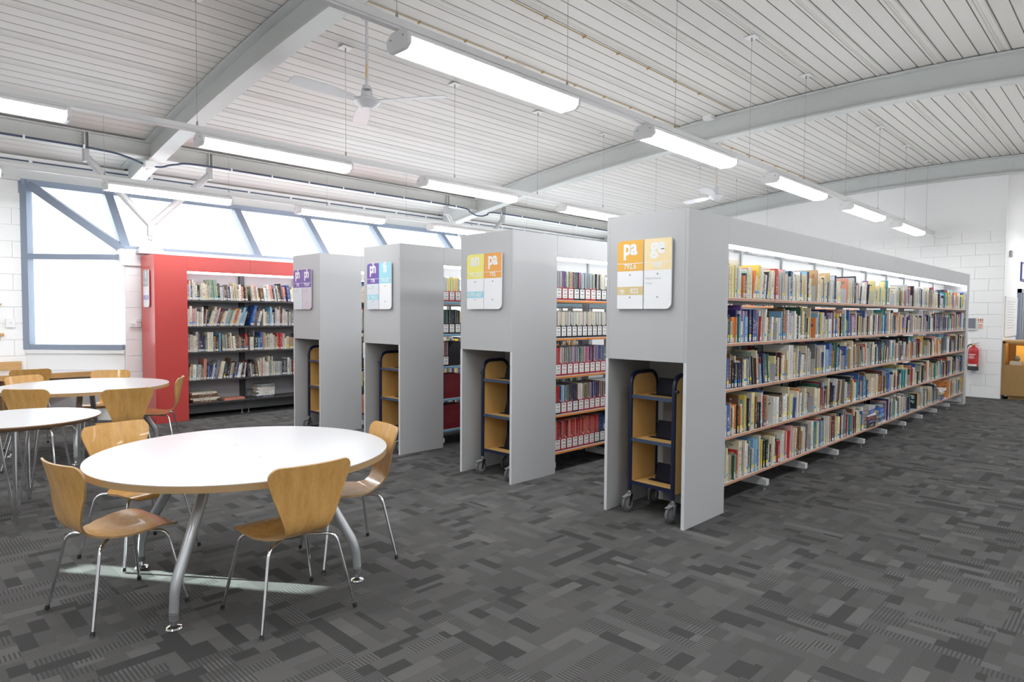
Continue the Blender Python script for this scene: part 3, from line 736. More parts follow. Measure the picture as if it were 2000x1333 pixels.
def bookcase(key):
    xr = XF[key]; xl = xr - BW; xm = (xr + xl) / 2
    t = thing('bookcase', CASE_LABEL[key], 'bookcase', (xm, FY, 0))
    B = lambda name, a, m, bv=0.0, par=t: obj(name, MB().box(*a), m, par, bevel=bv, bseg=1)
    T = 0.026
    # gable block with the trolley niche
    for name, a, b in (('side_panel', xl, xl + T), ('side_panel', xr - T, xr)):
        p = B(name, (a, b, FY, FY + PL, 0, BH), M_panel, 0.0015)
        B('edging', (a - 0.0008 + 0.0016, b - 0.0008, FY - 0.0015, FY + 0.0002, 0.001, RZ0), M_paneledge, 0, p)
    B('front_panel', (xl + T, xr - T, FY, FY + 0.024, RZ0, BH), M_panel, 0.0015)
    B('niche_ceiling', (xl + T, xr - T, FY + 0.024, FY + PL - 0.02, RZ0, RZ0 + 0.02), M_panel)
    B('niche_back', (xl + T, xr - T, FY + PL - 0.02, FY + PL, 0.0, BH - 0.03), M_panel)
    B('top_panel', (xl + T, xr - T, FY + 0.024, FY + PL - 0.02, BH - 0.025, BH - 0.002), M_panel)
    ye = YB0 + NB * BAY
    for s, x0, x1 in ((1, xr - 0.022, xr), (-1, xl, xl + 0.022)):
        n = 4; L = (ye - YB0) / n
        for i in range(n):
            B('header_panel', (x0, x1, YB0 + i * L + 0.001, YB0 + (i + 1) * L - 0.001, 2.036, BH), M_panel, 0.001)
    B('canopy', (xl + 0.022, xr - 0.022, YB0, ye, BH - 0.03, BH - 0.008), M_panel)
    for s, x in ((1, xr - 0.016), (-1, xl + 0.016)):
        B('strip_lamp', (x - 0.012, x + 0.012, YB0 + 0.01, ye - 0.01, 2.010, 2.036), M_strip)
    B('tie_rail', (xm - 0.02, xm + 0.02, YB0, ye, 1.935, 2.045), M_shelf)
    # far end panel
    B('end_panel', (xl, xr, ye, ye + T, 0, BH), M_panel, 0.0015)
    B('end_return', (xr - T, xr, ye + T, ye + 0.20, 0, BH), M_panel, 0.0015)
    B('end_return', (xl, xl + T, ye + T, ye + 0.20, 0, BH), M_panel, 0.0015)
    # uprights with feet and top brackets
    for k in range(NB + 1):
        y = YB0 + k * BAY; y = min(max(y, YB0 + 0.02), ye - 0.02)
        u = B('upright', (xm - 0.036, xm + 0.036, y - 0.014, y + 0.014, 0.11, BH - 0.03), M_post)
        for s in (1, -1):
            x1 = xr - 0.035 if s > 0 else xl + 0.035
            mb = MB(); mb.prism([(xm + s * 0.036, 0.045), (x1, 0.045), (x1, 0.095), (xm + s * 0.036, 0.125)] if s > 0 else [(x1, 0.045), (xm - 0.036, 0.045), (xm - 0.036, 0.125), (x1, 0.095)], 'y', y - 0.03, y + 0.03)
            fo = obj('foot', mb, M_shelf, u, bevel=0.002, bseg=1)
            mb = MB(); mb.lathe([(0.013, 0.0), (0.013, 0.008), (0.006, 0.010), (0.006, 0.045)], (x1 - s * 0.03, y, 0), 8); obj('foot', mb, M_wire, u)
            mb = MB(); mb.prism([(xm, 2.05), (x1, 2.13), (x1, 2.20), (xm, 2.20)], 'y', y - 0.012, y + 0.012); obj('bracket', mb, M_shelf, u)
    # shelves, one tray per bay and side, with their coloured edge strip
    dark = key == 'D'
    ms = M_shelfdark if dark else M_shelf
    for z in ZS[key]:
        for k in range(NB):
            ya, yb = YB0 + k * BAY + 0.003, YB0 + (k + 1) * BAY - 0.003
            for s in (1, -1):
                if s < 0 and (k > 5 or key == 'D'): continue
                xe = xr - 0.012 if s > 0 else xl + 0.012
                xi = xm + s * 0.04
                a, b = min(xe, xi), max(xe, xi)
                sh = B('shelf', (a, b, ya, yb, z - 0.026, z), ms)
                xa, xb = (xe, xe + 0.004) if s > 0 else (xe - 0.004, xe)
                B('edge_strip', (xa, xb, ya + 0.001, yb - 0.001, z - 0.022, z - 0.006), LIP[key], 0, sh)
                if key == 'A' and s > 0 and k < 6:
                    mb = MB(); mb.lathe([(0.004, 0.0), (0.004, 0.0055)], (xe, (ya + yb) / 2, z - 0.014), 6, axis='x'); obj('rivet', mb, M_white, sh)
    return t
for k in 'ABCD': bookcase(k)

# red wall bookcase
RX, RXB, RY, RYP = -9.445, -10.0, 2.818, 3.232
RH = 2.268; RNB = 4; RYE = RYP + RNB * BAY
RZS = (1.670, 1.304, 0.944, 0.548, 0.228)
def red_case():
    t = thing('bookcase', 'red single sided bookcase with black shelves against the clerestory wall', 'bookcase', ((RX + RXB) / 2, RY, 0))
    B = lambda name, a, m, bv=0.0, par=t: obj(name, MB().box(*a), m, par, bevel=bv, bseg=1)
    B('end_panel', (RXB, RX, RY, RY + 0.026, 0, RH), M_red, 0.0015)
    B('front_panel', (RX - 0.026, RX, RY + 0.026, RYP, 0, RH), M_red, 0.0015)
    B('inner_panel', (RXB, RX - 0.026, RYP - 0.026, RYP - 0.001, 0, RH - 0.03), M_red)
    B('top_panel', (RXB, RX - 0.026, RY + 0.026, RYE, RH - 0.03, RH - 0.004), M_red)
    for i in range(RNB):
        B('header_panel', (RX - 0.024, RX, RYP + i * BAY + 0.001, RYP + (i + 1) * BAY - 0.001, 2.060, RH), M_red, 0.001)
    B('end_panel', (RXB, RX, RYE, RYE + 0.026, 0, RH), M_red, 0.0015)
    B('strip_lamp', (RX - 0.030, RX - 0.004, RYP + 0.004, RYE, 2.034, 2.060), M_strip)
    for k in range(RNB):
        B('back_panel', (-9.80, -9.785, RYP + k * BAY + 0.02, RYP + (k + 1) * BAY - 0.02, 0.10, RH - 0.03), M_backpanel)
    for k in range(1, RNB):
        y = RYP + k * BAY; B('upright', (-9.785, -9.73, y - 0.035, y + 0.035, 0.05, RH - 0.03), M_shelfdark)
    for z in RZS:
        for k in range(RNB):
            ya, yb = RYP + k * BAY + 0.003, RYP + (k + 1) * BAY - 0.003
            B('shelf', (-9.785, RX - 0.03, ya, yb, z - 0.026, z), M_shelfdark, 0.002)
    for k in range(RNB):
        B('plinth', (-9.70, -9.68, RYP + k * BAY + 0.003, RYP + (k + 1) * BAY - 0.003, 0.055, 0.20), M_plinth)
        for y in (RYP + k * BAY + 0.05, RYP + (k + 1) * BAY - 0.05):
            mb = MB(); mb.lathe([(0.016, 0), (0.016, 0.01), (0.007, 0.012), (0.007, 0.06)], (-9.66, y, 0), 8); obj('foot', mb, M_silver, t)
    return t
red_case()

# ------------------------------------------------------------------ signs
def sign(xl, yf, z0, z1, w, panels, label, facing='y'):
    """two plates side by side on a gable; panels: dicts with head colour, letters, number, extra"""
    t = thing('subject_sign', label, 'sign', (xl + w, yf, (z0 + z1) / 2))
    th = 0.010; so = 0.012
    for i, p in enumerate(panels):
        a = xl + i * (w + 0.008); b = a + w; H = z1 - z0
        rads = (0.012, 0.004, 0.004, 0.035) if i == 0 else (0.004, 0.045, 0.012, 0.004)
        if len(panels) == 1: rads = (0.012, 0.03, 0.012, 0.012)
        base = obj('plate', MB().prism(round_rect(a, b, z0, z1, rads), 'y', yf - so - th, yf - so), mat('sign_white_%s' % p.get('base', 'w'), p.get('basecol', (0.82, 0.83, 0.85)), 0.35), t)
        y = yf - so - th - 0.0006
        def F(mb, pts, mi=0): mb.face([(x, y, z) for x, z in pts], mi)
        zh = z1 - 0.445 * H; zb = z1 - 0.335 * H
        hd = round_rect(a, b, zh, z1, (0, 0, rads[2], rads[3]))
        mb = MB(); F(mb, hd)
        obj('colour_field', mb, mat('sign_%s' % p['name'], p['col'], 0.35), base)
        for e in p.get('bands', ()):
            mb = MB(); F(mb, [(a, e[0]), (b, e[0]), (b, e[1]), (a, e[1])]); obj('colour_band', mb, mat('sign_band_%s' % p['bname'], p['bcol'], 0.35), base)
        y2 = y - 0.0006
        mb = MB()
        mb.face([(a, y2, zb - 0.002), (b, y2, zb - 0.002), (b, y2, zb + 0.002), (a, y2, zb + 0.002)])
        obj('rule_line', mb, M_white, base); mb = MB()
        c = (a + b) / 2
        add_text(mb, p['text'], 0.155, lambda X, Z: (c + X, y2, z1 - 0.195 * H - 0.004 + Z), 0.035, p.get('sp', 0.92), sx=0.88)
        obj('lettering', mb, M_white, base); mb = MB()
        add_text(mb, p['num'], 0.052, lambda X, Z: (c + X, y2, zh + 0.016 + Z), 0.018, 0.95)
        obj('lettering', mb, M_white, base)
        for bt in p.get('btext', ()):
            mb = MB()
            add_text(mb, bt[0], 0.050, lambda X, Z: (a + bt[1] + X, y2, bt[2] + Z), 0.018, 0.95, align='L')
            obj('lettering', mb, M_white, base)
        if p.get('small'):
            mb = MB()
            for s, zz in p['small']: add_text(mb, s, 0.021, lambda X, Z: (a + 0.014 + X, y2, zz + Z), 0, 1.0, align='L')
            obj('small_lettering', mb, M_greyink, base)
        mb = MB()
        for zz in (zh - 0.028, z0 + 0.17 * H): mb.lathe([(0.006, -0.003), (0.006, 0.002)], (c, y, zz), 10, axis='y')
        obj('screw', mb, M_wire, base)
ORANGE = (0.80, 0.43, 0.07); PALE = (0.84, 0.69, 0.40); YELLOW = (0.82, 0.74, 0.16); CYAN = (0.32, 0.64, 0.74); PURPLE = (0.15, 0.075, 0.36); TAN = (0.66, 0.52, 0.25)
LILAC = (0.62, 0.56, 0.62)
sz0, sz1 = 1.545, 2.045
sw = 0.224
sx = -2.853
sign(sx, FY, sz0, sz1, sw, [dict(name='amber', col=ORANGE, text='pa', num='792.6', bands=((1.648, 1.708),), bname='tan', bcol=TAN, btext=(('gp', 0.02, 1.662), ('822', 0.115, 1.660))),
                            dict(name='pale', col=PALE, text='ge', num='900', small=(('World History', 1.757), ('Travel', 1.722)))], 'amber and pale orange sign reading pa 792.6 and ge 900')
sx = -4.541
sign(sx, FY, sz0, sz1, sw, [dict(name='yellow', col=YELLOW, text='an', num='791.434', bands=((1.648, 1.706),), bname='cyan', bcol=CYAN, btext=(('fi 791.437', 0.014, 1.660),)),
                            dict(name='orange', col=(0.78, 0.35, 0.06), text='pa', num='792')], 'yellow and orange sign reading an 791.434 and pa 792')
sx = -6.207
sign(sx, FY, sz0, sz1, sw, [dict(name='purple', col=PURPLE, text='ph', num='778', base='b', basecol=(0.66, 0.69, 0.74), bands=((1.648, 1.706),), bname='cyan', bcol=CYAN, btext=(('fi', 0.018, 1.660), ('791.4', 0.082, 1.660)), small=(('Photography', 1.772),), sp=0.8),
                            dict(name='cyan', col=CYAN, sp=1.0, text='fi', num='791.43')], 'purple and pale blue sign reading ph 778 and fi 791.43')
sx = -7.918
sign(sx, FY, sz0, sz1, sw, [dict(name='purple', col=PURPLE, text='ph', num='770', base='b', basecol=(0.66, 0.69, 0.74), small=(('Photography', 1.772),), sp=0.8),
                            dict(name='purple', col=PURPLE, text='ph', num='770.69', base='l', basecol=LILAC, small=(('Photography', 1.772),), sp=0.8)], 'purple sign reading ph 770 and ph 770.69')
sign(-9.835, RY, sz0 + 0.02, sz1 + 0.02, sw, [dict(name='silver', col=(0.36, 0.40, 0.41), text='h', num='7', bands=((1.665, 1.725),), bname='violet', bcol=(0.30, 0.30, 0.62), btext=(('p', 0.02, 1.68), ('77', 0.11, 1.68)))], 'silver and white sign on the red bookcase end')

# ------------------------------------------------------------------ book trolleys in the niches
def trolley(cx, label, rz):
    cy = FY + 0.275
    t = thing('book_trolley', label, 'trolley', (cx, cy, 0), R(rz))
    hw, hd, top, zb = 0.192, 0.165, 1.065, 0.165
    Bx = lambda name, a, m, par=t, bv=0.0: obj(name, MB().box(*a), m, par, local=True, bevel=bv, bseg=1)
    for s in (-1, 1):
        x = s * hw
        mb = MB(); mb.tube(rounded([(x, -hd, zb), (x, -hd, top), (x, hd, top), (x, hd, zb)], 0.10, 8), 0.0165, 12)
        f = obj('end_frame', mb, M_navy, t, local=True, smooth=True)
        mb = MB(); mb.prism(round_rect(-hd + 0.014, hd - 0.014, 0.20, top - 0.014, (0.004, 0.004, 0.09, 0.09)), 'x', x - 0.007, x + 0.007); obj('end_board', mb, M_trolleywood, f, local=True)
        mb = MB(); mb.tube([(x, -hd, 0.95), (x + s * 0.035, -hd, 0.952)], 0.011, 8); obj('end_stop', mb, M_navy, f, local=True)
    for z in (0.895, 0.565, 0.235):
        sh = Bx('shelf', (-hw + 0.008, hw - 0.008, -hd + 0.012, hd - 0.012, z - 0.014, z - 0.002), M_trolleywood)
        Bx('shelf_edge', (-hw + 0.012, hw - 0.012, -hd - 0.004, -hd + 0.012, z - 0.022, z + 0.002), M_navyedge if z > 0.3 else M_navy, sh)
        mb = MB(); mb.prism([(0.020, z), (0.026, z), (0.062, z + 0.125), (0.056, z + 0.125)], 'x', -hw + 0.10, hw - 0.012)
        bp = obj('back_plate', mb, M_mesh, sh, local=True)
        mb = MB(); mb.box(-hw + 0.07, hw - 0.012, -0.03, 0.024, z - 0.002, z + 0.001); obj('plate_foot', mb, M_mesh, sh, local=True)
    for sx_ in (-1, 1):
        for sy in (-1, 1):
            x, y = sx_ * hw, sy * hd
            mb = MB(); mb.lathe([(0.021, 0.135), (0.021, 0.150), (0.012, 0.152), (0.012, zb)], (x, y, 0), 14)
            for d in (-0.021, 0.021): mb.prism([(y - 0.035, 0.055), (y - 0.015, 0.045), (y + 0.018, 0.135), (y - 0.018, 0.135)], 'x', x + d - 0.0025, x + d + 0.0025)
            ca = obj('castor', mb, M_chrome, t, local=True)
            yw = y - 0.022
            mb = MB(); mb.lathe([(0.050, -0.013), (0.0625, -0.009), (0.0625, 0.009), (0.050, 0.013)], (x, yw, 0.0625), 24, axis='x'); obj('tyre', mb, M_greyrubber, ca, local=True, smooth=True)
            mb = MB(); mb.lathe([(0.006, -0.019), (0.006, -0.015), (0.040, -0.014), (0.040, 0.014), (0.006, 0.015), (0.006, 0.019)], (x, yw, 0.0625), 20, axis='x'); obj('hub', mb, M_greyhub, ca, local=True)
            if sy < 0:
                mb = MB(); mb.bar((x, y - 0.01, 0.128), (x, y - 0.075, 0.118), 0.030, 0.006, (1, 0, 0)); obj('brake_pedal', mb, M_silver, ca, local=True)
    return t
for key, dx, rz, lab in (('A', -0.335, -3, 'navy framed book trolley parked in the niche under the pa and ge sign'), ('B', -0.30, 0, 'navy framed book trolley parked in the niche under the an and pa sign'),
                         ('C', -0.335, 0, 'navy framed book trolley parked under the ph and fi sign'), ('D', -0.30, 0, 'navy framed book trolley parked under the double ph sign')):
    trolley(XF[key] + dx, lab, rz)
# ------------------------------------------------------------------ books
rng = random.Random(11)
PAL = {'white': (0.74, 0.73, 0.70), 'cream': (0.66, 0.58, 0.42), 'ivory': (0.70, 0.65, 0.54), 'pale grey': (0.48, 0.49, 0.50), 'grey': (0.20, 0.21, 0.22), 'black': (0.018, 0.018, 0.022),
       'navy': (0.020, 0.030, 0.105), 'blue': (0.035, 0.11, 0.38), 'sky blue': (0.20, 0.42, 0.62), 'teal': (0.03, 0.27, 0.30), 'dark green': (0.03, 0.12, 0.075), 'sage green': (0.25, 0.33, 0.25),
       'yellow': (0.78, 0.60, 0.06), 'pale yellow': (0.76, 0.68, 0.32), 'orange': (0.72, 0.23, 0.045), 'red': (0.48, 0.035, 0.04), 'maroon': (0.14, 0.022, 0.032), 'coral': (0.66, 0.25, 0.17),
       'pink': (0.66, 0.34, 0.36), 'purple': (0.14, 0.055, 0.24), 'lilac': (0.42, 0.36, 0.52), 'brown': (0.16, 0.075, 0.035), 'tan': (0.45, 0.30, 0.14), 'mint': (0.40, 0.60, 0.50)}
def palette(**w):
    names = list(w); return [n.replace('_', ' ') for n in names], [w[n] for n in names]
P_TOP = palette(white=12, cream=5, ivory=9, pale_grey=4, black=3, navy=3, blue=1.5, sky_blue=1.5, teal=2, yellow=2.2, pale_yellow=3, orange=0.8, red=2, coral=1, pink=1, purple=1, mint=1.3, grey=2, tan=1)
P_2 = palette(white=6, cream=4, ivory=4, pale_grey=2.5, black=5, navy=5, blue=2.5, teal=4, dark_green=1.5, sage_green=2, yellow=2, coral=2.2, purple=3, lilac=2, maroon=1.5, brown=1.5, orange=1, red=1, pink=1, sky_blue=1.5, tan=1.5, grey=1.5)
P_3 = palette(white=4, cream=5, ivory=4, pale_grey=4, black=5, navy=4, blue=3, teal=1.5, dark_green=2, sage_green=2.5, yellow=1.2, coral=1, maroon=3, brown=3, orange=1.4, red=1.5, pink=1, sky_blue=1.5, tan=3.5, grey=3, pale_yellow=2)
P_RED1 = palette(white=7, cream=8, ivory=10, pale_grey=7, black=4, navy=2, blue=1, sky_blue=1.2, sage_green=2.5, maroon=2, brown=2.5, orange=0.8, red=1, pink=1, coral=0.7, grey=5, tan=2.5, lilac=1.3)
P_RED3 = palette(white=4, cream=7, ivory=7, pale_grey=4, black=6, navy=4, blue=1.6, sky_blue=1.5, sage_green=2, maroon=2, brown=4, orange=0.7, red=1.2, teal=0.8, grey=5, tan=6, lilac=1, coral=0.7)
def pick(p, r):
    return r.choices(p[0], p[1])[0]
BOOKS = []          # dicts of upright books seen from the room
def lay(case, fx, z, ya, yb, hmax, pal, r, runs, shelf, seen=True, back=1):
    """one shelf run; runs: list of (share of length, lean in degrees or None for a gap)"""
    y = ya; L = yb - ya; ends = []
    acc = ya
    for share, lean in runs:
        acc += share * L; ends.append((acc, lean))
    ri = 0; first = True; prev = None; same = 0
    while y < yb - 0.012:
        while ri < len(ends) - 1 and y >= ends[ri][0]: ri += 1; first = True
        lim, lean = ends[ri]
        if lean is None: y = max(y, lim); ri = min(ri + 1, len(ends) - 1); first = True; continue
        if same > 0 and prev: t, h, d, cn = prev['t'], prev['h'], prev['d'], prev['cn']; same -= 1
        else:
            t = min(0.062, max(0.008, r.lognormvariate(math.log(0.0215), 0.42))); h = min(hmax, max(0.165, r.gauss(0.225, 0.027)))
            if r.random() < 0.12: h = min(hmax, r.uniform(0.25, 0.30))
            d = min(0.235, h * r.uniform(0.66, 0.82)); cn = pick(pal, r)
            if t < 0.028 and r.random() < 0.08: same = r.randint(1, 4)
        a = R(lean + r.uniform(-0.6, 0.6)) if abs(lean) > 0.5 else R(r.uniform(-0.25, 0.25))
        w = t / math.cos(a)
        if prev: y += max(0.0, max(h, prev['h']) * (math.sin(prev['a']) - math.sin(a)))
        elif a < 0: y += h * math.sin(-a)
        if y + w > min(lim + 0.01, yb): y = lim if lim < yb else yb; first = True; ri = min(ri + 1, len(ends) - 1) if lim < yb else ri; 
        if y + w + max(0.0, h * math.sin(a)) > yb: break
        c = PAL[cn]; g_ = 0.3 * c[0] + 0.59 * c[1] + 0.11 * c[2]; c = tuple(q * 0.93 + 0.07 * (g_ * 0.8 + 0.04) for q in c); k = r.uniform(0.86, 1.14); c = tuple(min(0.85, max(0.0, q * k + r.uniform(-0.008, 0.008))) for q in c)
        lum = 0.3 * c[0] + 0.6 * c[1] + 0.1 * c[2]
        tc = r.choice([(0.75, 0.74, 0.70), (0.70, 0.52, 0.18), (0.8, 0.8, 0.8), (0.65, 0.6, 0.5)]) if lum < 0.3 else r.choice([(0.03, 0.03, 0.04), (0.05, 0.08, 0.22), (0.35, 0.04, 0.05), (0.06, 0.06, 0.06), (0.12, 0.22, 0.16)])
        b = dict(case=case, x=fx - r.uniform(0.008, 0.034), y=y, z=z, t=t, h=h, d=d, a=a, c=c, tc=tc, cn=cn, seed=r.random(), shelf=shelf, lab=r.random() < 0.9, st=r.choice([None, None, None, 'b', 'b', 'y', 'y']) if case == 'A' else r.choice([None] * 9 + ['y', 'b']), back=back, seen=seen)
        BOOKS.append(b); prev = b; first = False
        y += w + (0.0006 if abs(a) < 0.05 else 0.001)
def bmap(b):
    ca, sa = math.cos(b['a']), math.sin(b['a']); piv = b['t'] if b['a'] > 0 else 0.0
    x0, y0, z0, s = b['x'], b['y'], b['z'] + 0.0005, b['back']
    def F(x, y, z):
        yy, zz = y - piv, z
        return (x0 + s * x, y0 + piv + yy * ca + zz * sa, z0 - yy * sa + zz * ca)
    return F
QF = ((0, 3, 2, 1), (4, 5, 6, 7), (0, 1, 5, 4), (1, 2, 6, 5), (2, 3, 7, 6), (3, 0, 4, 7))
def bbox(mb, F, x0, x1, y0, y1, z0, z1, mi=0, faces=range(6)):
    o = len(mb.v)
    mb.v += [F(*p) for p in ((x0, y0, z0), (x1, y0, z0), (x1, y1, z0), (x0, y1, z0), (x0, y0, z1), (x1, y0, z1), (x1, y1, z1), (x0, y1, z1))]
    for k in faces: mb.f.append(tuple(o + i for i in QF[k])); mb.mi.append(mi)
NOUV = [(-1, -1)] * 4
def cover(mb, b, F, full=True):
    """hard case: spine and two boards; the spine face carries the title coordinates"""
    t, h, d = b['t'], b['h'], b['d']; bt = min(0.003, t * 0.2)
    if mb.uv is None: mb.uv = []; mb.col = []; mb.tcol = []
    col = (*b['c'], b['seed']); tcol = (*b['tc'], 1)
    n0 = len(mb.f)
    if full:
        bbox(mb, F, -0.004, 0.0, 0, t, 0, h)
        bbox(mb, F, -d, -0.004, 0, bt, 0, h); bbox(mb, F, -d, -0.004, t - bt, t, 0, h)
        uv = [NOUV] * 18
        uv[3] = [(0, 0), (1, 0), (1, 1), (0, 1)]
        uv[6 + 2] = [(2, 0), (3, 0), (3, 1), (2, 1)]
    else:
        bbox(mb, F, -d, 0, 0, t, 0, h, 0, (2, 3, 4, 5)); uv = [[(2, 0), (3, 0), (3, 1), (2, 1)], [(0, 0), (1, 0), (1, 1), (0, 1)], NOUV, NOUV]
        bbox(mb, F, -d, 0, 0, t, 0, h, 1, (1,)); uv.append(NOUV)
    for q in uv: mb.uv.append(q); mb.col.append(col); mb.tcol.append(tcol)

# --- the shelves of the front bookcase, seen side
SHN = ('top', 'second', 'third', 'fourth', 'bottom')
STACKS = [(8.06, 8.82), (10.02, 10.36), (11.55, 12.20)]         # piles lying on the bottom shelf of the front bookcase
GAPS = []
for si, z in enumerate(ZS['A']):
    pal = (P_TOP, P_2, P_3, P_3, P_3)[si]
    for k in range(NB):
        r = random.Random(1000 + si * 40 + k)
        ya, yb = YB0 + k * BAY + 0.006, YB0 + (k + 1) * BAY - 0.006
        if si == 4:
            cut = [s for s in STACKS if s[0] < yb and s[1] > ya]
            if cut:
                segs = []; y = ya
                for s in cut:
                    if s[0] - y > 0.08: segs.append((y, s[0] - 0.01))
                    y = s[1] + 0.01
                if yb - y > 0.08: segs.append((y, yb))
                for a, b in segs: lay('A', XF['A'], z, a, b, 0.29, pal, r, [(1.0, 0)], si)
                continue
        gap = r.uniform(0.06, 0.14) if (r.random() < 0.62 and not (k == 0)) else 0.0
        lean = r.choice([0, 0, 0, -3, 4, 8, -7])
        runs = []
        if gap: runs.append((gap, None)); GAPS.append((si, z, ya + gap * (yb - ya), r.random() < 0.75))
        sp = r.uniform(0.35, 0.6)
        runs += [(sp, 0), (1 - sp - gap, lean)]
        lay('A', XF['A'], z, ya, yb, 0.35 if si == 0 else 0.30, pal, r, runs, si)
# --- the red bookcase
RED_RUNS = [[[(0.30, -1), (0.70, -4)], [(0.10, -8), (0.60, -8), (0.3, -5)]], [[(0.24, 1), (0.06, 6), (0.70, 17)], [(0.12, 14), (0.88, 0)]],
            [[(0.50, 0), (0.50, -4)], [(1.0, 0)]], [[(0.35, 2), (0.50, 11), (0.15, 8)], [(0.15, -6), (0.85, 0)]]]
for si, z in enumerate(RZS[:4]):
    for k in range(RNB):
        r = random.Random(3000 + si * 20 + k)
        runs = RED_RUNS[si][k] if k < 2 else [(1.0, 0)]
        lay('red', RX - 0.03, z, RYP + k * BAY + 0.012, RYP + (k + 1) * BAY - 0.01, 0.30, P_RED1 if si < 2 else P_RED3, r, runs, si, seen=k < 2)
# --- books hardly seen: far side of the front bookcase, deeper bays of the others
for si, z in enumerate(ZS['A']):
    for k in range(7):
        r = random.Random(5000 + si * 40 + k)
        lay('Aback', XF['A'] - BW, z, YB0 + k * BAY + 0.006, YB0 + (k + 1) * BAY - 0.02, 0.27, P_3, r, [(r.uniform(0.6, 0.95), 0), (0.0, None), (0.3, 0)], si, seen=False, back=-1)
for key, k0_, n in (('B', 2, 7), ('D', 0, 2), ('C', 1, 3)):
    for si, z in enumerate(ZS[key]):
        for k in range(k0_, n):
            r = random.Random(7000 + ord(key) * 100 + si * 40 + k)
            lay(key, XF[key], z, YB0 + k * BAY + 0.006, YB0 + (k + 1) * BAY - 0.02, 0.28, P_3, r, [(1.0, 0)], si, seen=False)
# the books that show largest become things of their own
PILES = 34
def show(b):
    y = b['y']; x = b['x']; zz = b['z'] + b['h'] / 2
    d2 = x * x + y * y + (zz - 1.5) ** 2
    return b['t'] * b['h'] * abs(x) / math.sqrt(x * x + y * y) / d2
cand = [b for b in BOOKS if b['seen'] and not (b['case'] == 'red' and b['y'] > 4.72)]
cand.sort(key=show, reverse=True)
mine = set(id(b) for b in cand[:300 - PILES])
def ordinal(n):
    if 10 <= n % 100 <= 20: return '%dth' % n
    return '%d%s' % (n, {1: 'st', 2: 'nd', 3: 'rd'}.get(n % 10, 'th'))
count = {}
rest = MB()
for b in sorted(BOOKS, key=lambda q: (q['case'], q['shelf'], q['y'])):
    kk = (b['case'], b['shelf']); count[kk] = count.get(kk, 0) + 1
    F = bmap(b)
    if id(b) not in mine:
        cover(rest, b, F, full=False)
        if b['lab'] and b['seen']:
            t = b['t']; n0 = len(rest.f)
            for (za, zb, mi) in ([(0.008, 0.034, 2)] + ([(0.036, 0.058, 3 if b['st'] == 'b' else 4)] if b['st'] else [])):
                o = len(rest.v); rest.v += [F(0.0006, t * 0.08, za), F(0.0006, t * 0.92, za), F(0.0006, t * 0.92, zb), F(0.0006, t * 0.08, zb)]
                rest.f.append((o, o + 1, o + 2, o + 3)); rest.mi.append(mi); rest.uv.append(NOUV); rest.col.append((1, 1, 1, 0)); rest.tcol.append((1, 1, 1, 1))
        continue
    t, h, d = b['t'], b['h'], b['d']
    size = 'thick' if t > 0.036 else 'tall' if h > 0.265 else 'slim' if t < 0.0155 else 'short' if h < 0.195 else 'medium'
    where = 'the ge bookcase' if b['case'] == 'A' else 'the red bookcase'
    lab = '%s %s book, %s from end panel, %s shelf of %s' % (size, b['cn'], ordinal(count[kk]), SHN[b['shelf']], where)
    org = Vector((b['x'], b['y'], b['z']))
    mb = MB(); cover(mb, b, F)
    o = bpy.data.objects.new('book', mb.mesh('book', M_cover, org)); COL.objects.link(o); o.location = org
    tag(o, lab, 'book', 'books on the %s' % ('front grey bookcase' if b['case'] == 'A' else 'red bookcase'))
    bt = min(0.003, t * 0.2)
    mb = MB(); bbox(mb, F, -d + 0.005, -0.003, bt, t - bt, 0.003, h - 0.004); obj('page_block', mb, M_pages, o)
    if b['lab']:
        mb = MB(); q = MB()
        mb.face([F(0.0006, t * 0.08, 0.008), F(0.0006, t * 0.92, 0.008), F(0.0006, t * 0.92, 0.036), F(0.0006, t * 0.08, 0.036)])
        for zz in (0.015, 0.021, 0.027):
            mb.face([F(0.0009, t * 0.25, zz), F(0.0009, t * 0.75, zz), F(0.0009, t * 0.75, zz + 0.0025), F(0.0009, t * 0.25, zz + 0.0025)], 1)
        obj('spine_label', mb, [M_label, M_ink], o)
    if b['st']:
        mb = MB(); mb.face([F(0.0006, t * 0.06, 0.038), F(0.0006, t * 0.94, 0.038), F(0.0006, t * 0.94, 0.060), F(0.0006, t * 0.06, 0.060)])
        obj('sticker', mb, M_bluesticker if b['st'] == 'b' else M_yellowsticker, o)
ro = obj('library_books', rest, [M_cover, M_pages, M_label, M_bluesticker, M_yellowsticker])
tag(ro, 'the many smaller and hidden books filling the rest of the shelves', 'books'); ro['kind'] = 'stuff'

# bookends beside the gaps of the front bookcase
nbe = {}
for si, z, y, yes in GAPS:
    if not yes: continue
    nbe[si] = nbe.get(si, 0) + 1
    x = XF['A'] - 0.022
    t = thing('bookend', 'grey metal bookend, %s from the end panel, %s shelf of bookcase signed ge' % (ordinal(nbe[si]), SHN[si]), 'bookend', (x, y, z), group='bookends on the front grey bookcase')
    mb = MB(); mb.prism(round_rect(x - 0.12, x, z + 0.0012, z + 0.15, (0, 0, 0.01, 0.01), 3), 'y', y - 0.0030, y - 0.0012); obj('plate', mb, M_bookend, t)
    obj('foot', MB().box(x - 0.12, x, y - 0.07, y - 0.003, z + 0.0003, z + 0.0013), M_bookend, t)

